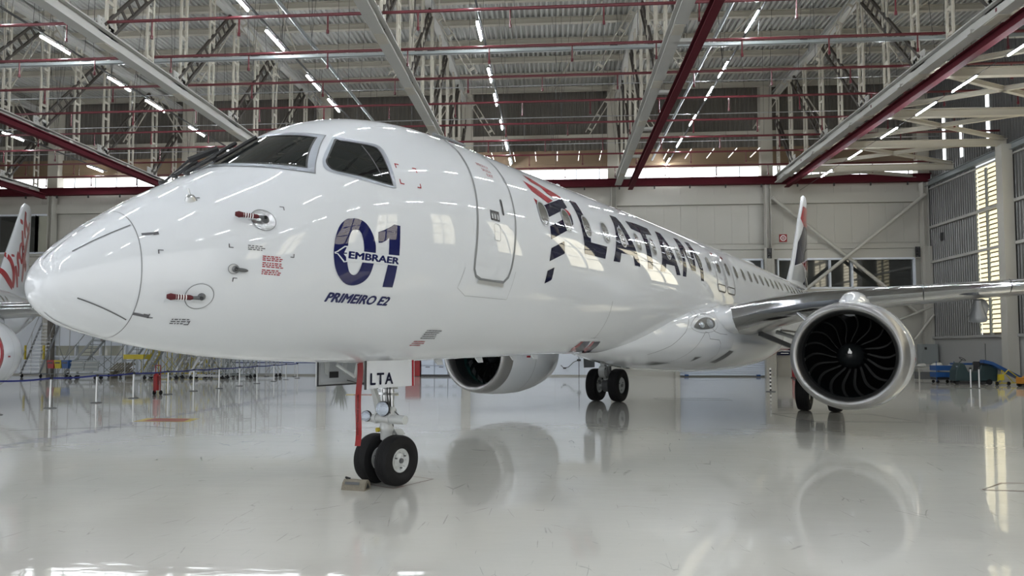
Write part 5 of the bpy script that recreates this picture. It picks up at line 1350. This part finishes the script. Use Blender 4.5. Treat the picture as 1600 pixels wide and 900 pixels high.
for i, (x, m_, c_) in enumerate(((-31.5, M_REDSAFE, 'red'), (-31.03, M_YELLOW, 'yellow'), (-30.56, M_CARTBLUE, 'blue'))):
    b = thing('waste_bin', '%s swing waste bin on a thin stand behind the barrier' % c_, 'bin', (x, 39.2, 0))
    MB().add([(-0.19, -0.2, 0.6), (0.19, -0.2, 0.6), (0.19, 0.2, 0.6), (-0.19, 0.2, 0.6), (-0.23, -0.24, 1.12), (0.23, -0.24, 1.12), (0.23, 0.24, 1.12), (-0.23, 0.24, 1.12)], [(0, 1, 2, 3), (4, 5, 6, 7), (0, 1, 5, 4), (1, 2, 6, 5), (2, 3, 7, 6), (3, 0, 4, 7)]).build('bin_body', m_, b)
    MB().box((0, -0.25, 0.95), (0.3, 0.02, 0.08)).build('bin_flap', M_DARK, b)
    MB().tube((-0.15, 0, 0), (-0.15, 0, 0.6), 0.02, 6).tube((0.15, 0, 0), (0.15, 0, 0.6), 0.02, 6).build('bin_stand', M_GREYPIPE, b)
t = thing('fire_extinguisher_trolley', 'red wheeled fire extinguisher beside the fifth barrier post', 'fire extinguisher', (-15.52, 24.6, 0))
MB().tube((0, 0, 0.18), (0, 0, 0.75), 0.11, 16).lathe([(0.75, 0.11), (0.82, 0.07), (0.86, 0.03), (0.9, 0)], (0, 0, 0), (0, 0, 1), 16).build('cylinder', M_REDSAFE, t, smooth=True)
MB().tube((-0.1, 0.1, 0.1), (-0.1, 0.1, 1.15), 0.018, 8).tube((0.1, 0.1, 0.1), (0.1, 0.1, 1.15), 0.018, 8).tube((-0.1, 0.1, 1.15), (0.1, 0.1, 1.15), 0.018, 8).build('trolley_frame', M_REDSAFE, t)
for s in (-1, 1): MB().tube((s * 0.11, 0.1, 0.09), (s * 0.15, 0.1, 0.09), 0.09, 12).build('wheel', M_BLACK, t)
MB().tube((0.1, -0.05, 0.75), (0.14, -0.1, 0.4), 0.012, 6).build('hose', M_DARK, t)
# pillar near the far left, red hanging sign
tag(MB().tube((-32.75, 40.5, 0), (-32.75, 40.5, 8.5), 0.21, 20).build('trim_10', M_CLADB, smooth=True), 'dark round pillar beside the low office windows', kind='structure')
t = thing('hanging_sign', 'narrow dark red vertical sign on the white wall at left', 'sign', (-31.5, YB - 0.1, 2.9))
MB().box((0, 0, 0), (0.2, 0.05, 1.0)).build('sign_board', M_REDSAFE, t)
for i in range(5): MB().box((0, -0.03, 0.3 - 0.15 * i), (0.1, 0.01, 0.06)).build('sign_mark', M_WHITETXT, t)
t = thing('potted_plant', 'dark potted plant by the back wall', 'plant', (-13.9, 41.6, 0))
MB().lathe([(0, 0.0), (0, 0.25), (0.45, 0.32), (0.45, 0.0)], (0, 0, 0), (0, 0, 1), 16).build('pot', M_DARK, t)
mb = MB()
rl = random.Random(5)
for i in range(70):
    a = rl.uniform(0, 2 * PI); r = rl.uniform(0.3, 0.8); h = rl.uniform(0.9, 2.2)
    p = Vector((0.1 * math.cos(a), 0.1 * math.sin(a), 0.4)); q = Vector((r * math.cos(a), r * math.sin(a), h)); s = (q - p).cross(Vector((0, 0, 1))).normalized() * 0.05
    m_ = p.lerp(q, 0.55) + Vector((0, 0, 0.15)); k = len(mb.v)
    mb.v += [tuple(p), tuple(m_ + s), tuple(m_ - s), tuple(q)]; mb.f += [(k, k + 1, k + 2), (k + 1, k + 3, k + 2)]
tag(mb.build('leaves', M_LEAF, t, normals=False), kind='stuff')

# lower back wall: lilac lockers, red cabinet, cable
t = thing('locker_bank', 'lilac grey lockers against the back wall behind the nose gear', 'lockers', (-7.5, YB - 0.55, 0))
for i in range(3):
    for j in range(2):
        MB().box((-0.9 + 0.9 * i, 0, 0.42 + 0.62 * j), (0.86, 0.5, 0.58)).build('locker_door', M_SHUT, t)
        MB().box((-0.9 + 0.9 * i, -0.26, 0.62 + 0.62 * j), (0.3, 0.02, 0.04)).build('handle', M_DARK, t)
MB().box((0, 0, 0.07), (2.7, 0.5, 0.12)).build('plinth', M_DARK, t)
t = thing('red_cabinet', 'dark red cabinet beside the nose gear door', 'cabinet', (-9.4, YB - 0.6, 0))
MB().box((0, 0, 0.75), (0.95, 0.5, 1.45)).build('cabinet_body', M_REDSAFE, t); MB().box((0, 0, 0.02), (0.9, 0.45, 0.04)).build('plinth', M_DARK, t)
t = thing('wall_cable', 'black cable hanging from a wall box behind the engine', 'cable', (1.6, YB - 0.1, 0))
MB().path([(0, 0, 2.2), (0, -0.05, 1.0), (0, -0.05, 0)], 0.02, 6).path([(0, -0.08, 1.1), (-0.35, -0.1, 0.95), (-0.7, -0.1, 0.62), (-1.0, -0.1, 0.55), (-1.2, -0.1, 0.75)], 0.025, 6).build('cable', M_DARK, t)
MB().box((0.0, 0, 1.08), (0.25, 0.1, 0.14)).box((-0.95, -0.1, 0.55), (0.2, 0.12, 0.1)).build('socket', M_DARK, t)
def extinguisher(x, y, h, label):
    t = thing('fire_extinguisher', label, 'fire extinguisher', (x, y, 0))
    MB().tube((0, 0, 0.05), (0, 0, h), 0.16, 14).lathe([(h, 0.16), (h + 0.1, 0.08), (h + 0.18, 0)], (0, 0, 0), (0, 0, 1), 14).build('cylinder', M_REDSAFE, t, smooth=True)
    MB().path([(0, -0.1, h + 0.1), (0.2, -0.14, h - 0.1), (0.19, -0.16, 0.4)], 0.03, 6).build('hose', M_REDSAFE, t); MB().box((0, 0, 0.03), (0.36, 0.36, 0.06)).build('base', M_DARK, t)
extinguisher(15.0, YB - 1.6, 1.2, 'taller red extinguisher by the shutter, left of the engine')
extinguisher(14.2, 39.4, 0.9, 'shorter red extinguisher in front of the taller one')
t = thing('striped_post', 'red and white striped post beside the roller shutter', 'post', (9.05, 28.2, 0))
MB().lathe([(0, 0), (0, 0.2), (0.03, 0.2), (0.04, 0)], (0, 0, 0), (0, 0, 1), 20).build('post_base', M_DKGREY, t)
for i in range(12): MB().tube((0, 0, 0.04 + 0.08 * i), (0, 0, 0.12 + 0.08 * i), 0.035, 12).build('post_band', M_WHITETXT if i % 2 else M_REDSAFE if i < 0 else (M_DARK if i % 2 == 0 else M_WHITETXT), t)
t = thing('notice_board', 'dark notice board beside the roller shutter', 'sign', (14.85, YB - 0.3, 1.72))
MB().box((0, 0, 0), (0.95, 0.05, 0.62)).build('board', M_NAVY, t)
for i, w_ in enumerate((0.5, 0.62, 0.5)): MB().box((0, -0.03, 0.12 - 0.15 * i), (w_, 0.01, 0.045)).build('board_lettering', M_WHITETXT, t)
for s in (-1, 1): MB().tube((s * 0.45, 0.02, -1.7), (s * 0.45, 0.02, -0.31), 0.02, 6).build('leg', M_ALU, t)
t = thing('fire_sign', 'square red fire point sign with a ring on the back wall', 'sign', (15.0, YB + 0.0, 9.1))
MB().box((0, 0, 0), (0.5, 0.03, 0.5)).build('sign_board', M_REDSAFE, t)
MB().lathe([(0, 0), (0, 0.19), (0.01, 0.19), (0.01, 0)], (0, -0.02, 0), (0, -1, 0), 24).build('white_disc', M_WHITETXT, t)
MB().lathe([(0, 0.08), (0, 0.14), (0.008, 0.14), (0.008, 0.08)], (0, -0.032, 0), (0, -1, 0), 24).build('red_ring', M_REDSAFE, t)
MB().lathe([(0, 0), (0, 0.045), (0.008, 0.045), (0.008, 0)], (0, -0.032, 0), (0, -1, 0), 16).build('red_dot', M_REDSAFE, t)
def number_plate(x, txt, label):
    t = thing('number_plate', label, 'sign', (x, YB - 0.56, 8.03))
    MB().box((0, 0, 0), (0.3, 0.03, 0.66)).build('plate', M_DARK, t)
    for i, ch in enumerate(txt):
        pts, tris = text_tris(ch, 0, 0.03)
        mapped('plate_digit', pts, tris, lambda a, b: Vector((-0.07 + (0.06 if ch == '1' else 0.14) * a + (0.04 if ch == '1' else 0), -0.02, (0.04 - 0.32 * i) + 0.24 * b)), M_WHITETXT, t, 0)
number_plate(13.93, '12', 'black column number plate 12 beside the tail fin'); number_plate(23.2, '13', 'black column number plate at the right corner')
t = thing('number_plate', 'small dark plate on the right ribbed wall', 'sign', (XR - 0.05, 42.0, 8.8)); MB().box((0, 0, 0), (0.03, 0.3, 0.5)).build('plate', M_DARK, t)

# right corner: cabinet, cart, scrubber, lift, jack, posts
t = thing('electrical_cabinet', 'grey electrical cabinet in the right corner', 'cabinet', (23.8, YB - 0.9, 0), 0)
MB().box((-0.35, 0, 1.5), (1.0, 0.5, 1.25)).build('cabinet_body', M_GREYPIPE, t)
MB().box((-0.35, -0.26, 1.5), (0.92, 0.02, 1.15)).build('cabinet_door', M_GREYPIPE, t); MB().box((-0.62, -0.28, 1.85), (0.14, 0.02, 0.16)).build('cabinet_label', M_DARK, t)
MB().box((-0.35, 0, 0.44), (0.9, 0.4, 0.88)).build('cabinet_base', M_LTGREY, t)
t = thing('parts_table', 'low table carrying wrapped bundles beside the cabinet', 'table', (21.6, 38.6, 0), -0.2)
MB().box((0, 0, 0.72), (2.2, 0.9, 0.06)).build('table_top', M_LTGREY, t)
for x in (-1, 1):
    for y in (-0.4, 0.4): MB().box((x, y, 0.35), (0.06, 0.06, 0.7)).build('leg', M_LTGREY, t)
MB().box((0, 0, 0.3), (2.0, 0.8, 0.4)).build('shelf_boxes', M_DKGREY, t)
for i, (x, r) in enumerate(((-0.75, 0.16), (0.0, 0.2), (0.75, 0.15))):
    b = MB().ball((0, 0, r * 0.7), r * 1.6, r * 1.1, r * 0.72, 14, 8).ball((r * 0.8, 0.02, r * 0.95), r * 0.8, r * 0.7, r * 0.6, 12, 6).build('wrapped_bundle', M_PLASTIC, smooth=True)
    tag(b, 'pale plastic wrapped bundle on the low table, %s from the left' % ORD[i], 'bundle', 'wrapped bundles'); b.location = (21.6 + x, 38.6 - 0.2 * x, 0.75)
t = thing('blue_cart', 'small blue crate cart left of the floor scrubber', 'cart', (20.6, 36.3, 0))
for i, z in enumerate((0.45, 0.8)): MB().box((0, 0, z), (0.95, 0.6, 0.26)).build('crate', M_CARTBLUE, t)
for x in (-0.45, 0.45):
    MB().tube((x, -0.28, 0.1), (x, -0.28, 1.15), 0.02, 6).build('upright', M_CARTBLUE, t)
    for y in (-0.2, 0.2): MB().tube((x * 0.8, y - 0.02, 0.08), (x * 0.8, y + 0.02, 0.08), 0.08, 10).build('caster', M_BLACK, t)
MB().box((0, 0, 0.24), (0.9, 0.55, 0.12)).build('cart_base', M_DARK, t)
t = thing('floor_scrubber', 'dark teal ride-on floor scrubber by the right wall', 'floor scrubber', (21.25, 34.9, 0), -0.1); t.scale = (0.84, 0.84, 0.9)
b = MB().prism([(-1.1, 0.2), (1.2, 0.2), (1.25, 0.85), (0.9, 1.1), (0.35, 1.12), (0.2, 0.72), (-0.35, 0.7), (-0.55, 1.15), (-0.8, 1.25), (-1.05, 0.8)], (0, 0.4, 0), (1, 0, 0), (0, 0, 1), 0.8).build('scrubber_body', M_TEALD, t)
md = b.modifiers.new('bevel', 'BEVEL'); md.width = 0.05; md.segments = 2
b = MB().box((0.62, 0, 1.17), (0.8, 0.7, 0.16)).box((0.3, 0, 1.05), (0.12, 0.6, 0.5)).build('seat', M_DARK, t)
MB().tube((-0.7, 0, 1.2), (-0.5, 0, 1.42), 0.03, 8).lathe([(0, 0.19), (0.02, 0.21), (0.04, 0.19)], (-0.5, 0, 1.42), (0.4, 0, 0.6), 20, True).build('steering_wheel', M_DARK, t)
MB().box((-0.2, 0, 0.1), (1.5, 0.95, 0.12)).build('brush_deck', M_DARK, t)
for x, y in ((-0.85, 0), (0.75, -0.38), (0.75, 0.38)): MB().tube((x, y - 0.06, 0.16), (x, y + 0.06, 0.16), 0.16, 14).build('wheel', M_BLACK, t)
MB().box((-0.95, -0.25, 1.02), (0.06, 0.12, 0.1)).build('lamp', M_LENS, t)
t = thing('conveyor_loader', 'blue inclined loader arm on a yellow frame by the right wall', 'loader', (22.5, 34.3, 0), -0.1); t.scale = (0.75, 0.8, 0.95)
MB().beam((-0.9, 0, 1.15), (1.1, 0, 0.25), 0.5, 0.16).beam((-0.9, 0, 1.15), (-1.4, 0, 1.25), 0.5, 0.16).build('loader_arm', M_CARTBLUE, t)
MB().path([(-0.8, -0.3, 0.1), (0.0, -0.3, 0.8), (1.0, -0.3, 0.15), (-0.8, -0.3, 0.1)], 0.03, 6).path([(-0.4, -0.3, 0.12), (-0.4, -0.3, 0.8), (0.3, -0.3, 0.15)], 0.025, 6).box((-0.45, -0.3, 0.42), (0.3, 0.2, 0.3)).build('loader_frame', M_YELLOW, t)
for x in (-0.7, 0.0, 0.8): MB().tube((x, -0.35, 0.1), (x, -0.25, 0.1), 0.1, 12).build('wheel', M_BLACK, t)
t = thing('blue_workbench', 'blue topped trestle behind the loader arm', 'workbench', (22.7, 37.2, 0))
MB().box((0, 0, 1.0), (1.9, 0.8, 0.1)).build('bench_top', M_CARTBLUE, t)
for x in (-0.9, 0.9): MB().box((x, 0, 0.48), (0.08, 0.7, 0.95)).build('leg', M_LTGREY, t)
MB().tube((0.7, 0, 1.05), (0.7, 0, 2.1), 0.015, 6).build('upright', M_DARK, t)
t = thing('tow_bar_jack', 'orange tripod jack at the right edge of the picture', 'jack', (22.9, 32.9, 0), 0.1)
MB().beam((-0.6, 0, 0.28), (0.65, 0, 1.25), 0.16, 0.2).beam((0.65, 0, 1.25), (0.95, 0, 1.15), 0.2, 0.24).beam((-0.6, 0, 0.28), (0.9, 0.4, 0.2), 0.12, 0.12).beam((-0.6, 0, 0.28), (0.5, -0.5, 0.2), 0.12, 0.12).box((-0.6, 0, 0.3), (0.35, 0.35, 0.3)).build('jack_frame', M_ORANGE, t)
for x, y in ((-0.6, -0.2), (-0.6, 0.2), (0.5, -0.5), (0.9, 0.4)): MB().tube((x, y - 0.04, 0.1), (x, y + 0.04, 0.1), 0.1, 12).build('wheel', M_BLACK, t)
for i, x in enumerate((18.35, 18.72)):
    c = copy_tree(p0); 
    for ch in list(c.children):
        if ch.name.startswith('barrier_belt'): bpy.data.objects.remove(ch)
    c.location = (x + 0.65, 31.3, 0); c['label'] = '%s bare chrome post of the pair before the scrubber' % ('left', 'right')[i]; c['category'] = 'barrier post'; c['group'] = 'paired chrome posts at right'
c = copy_tree(c); c.location = (23.3, 33.6, 0); c['label'] = 'single chrome post between loader and orange jack'; del c['group']
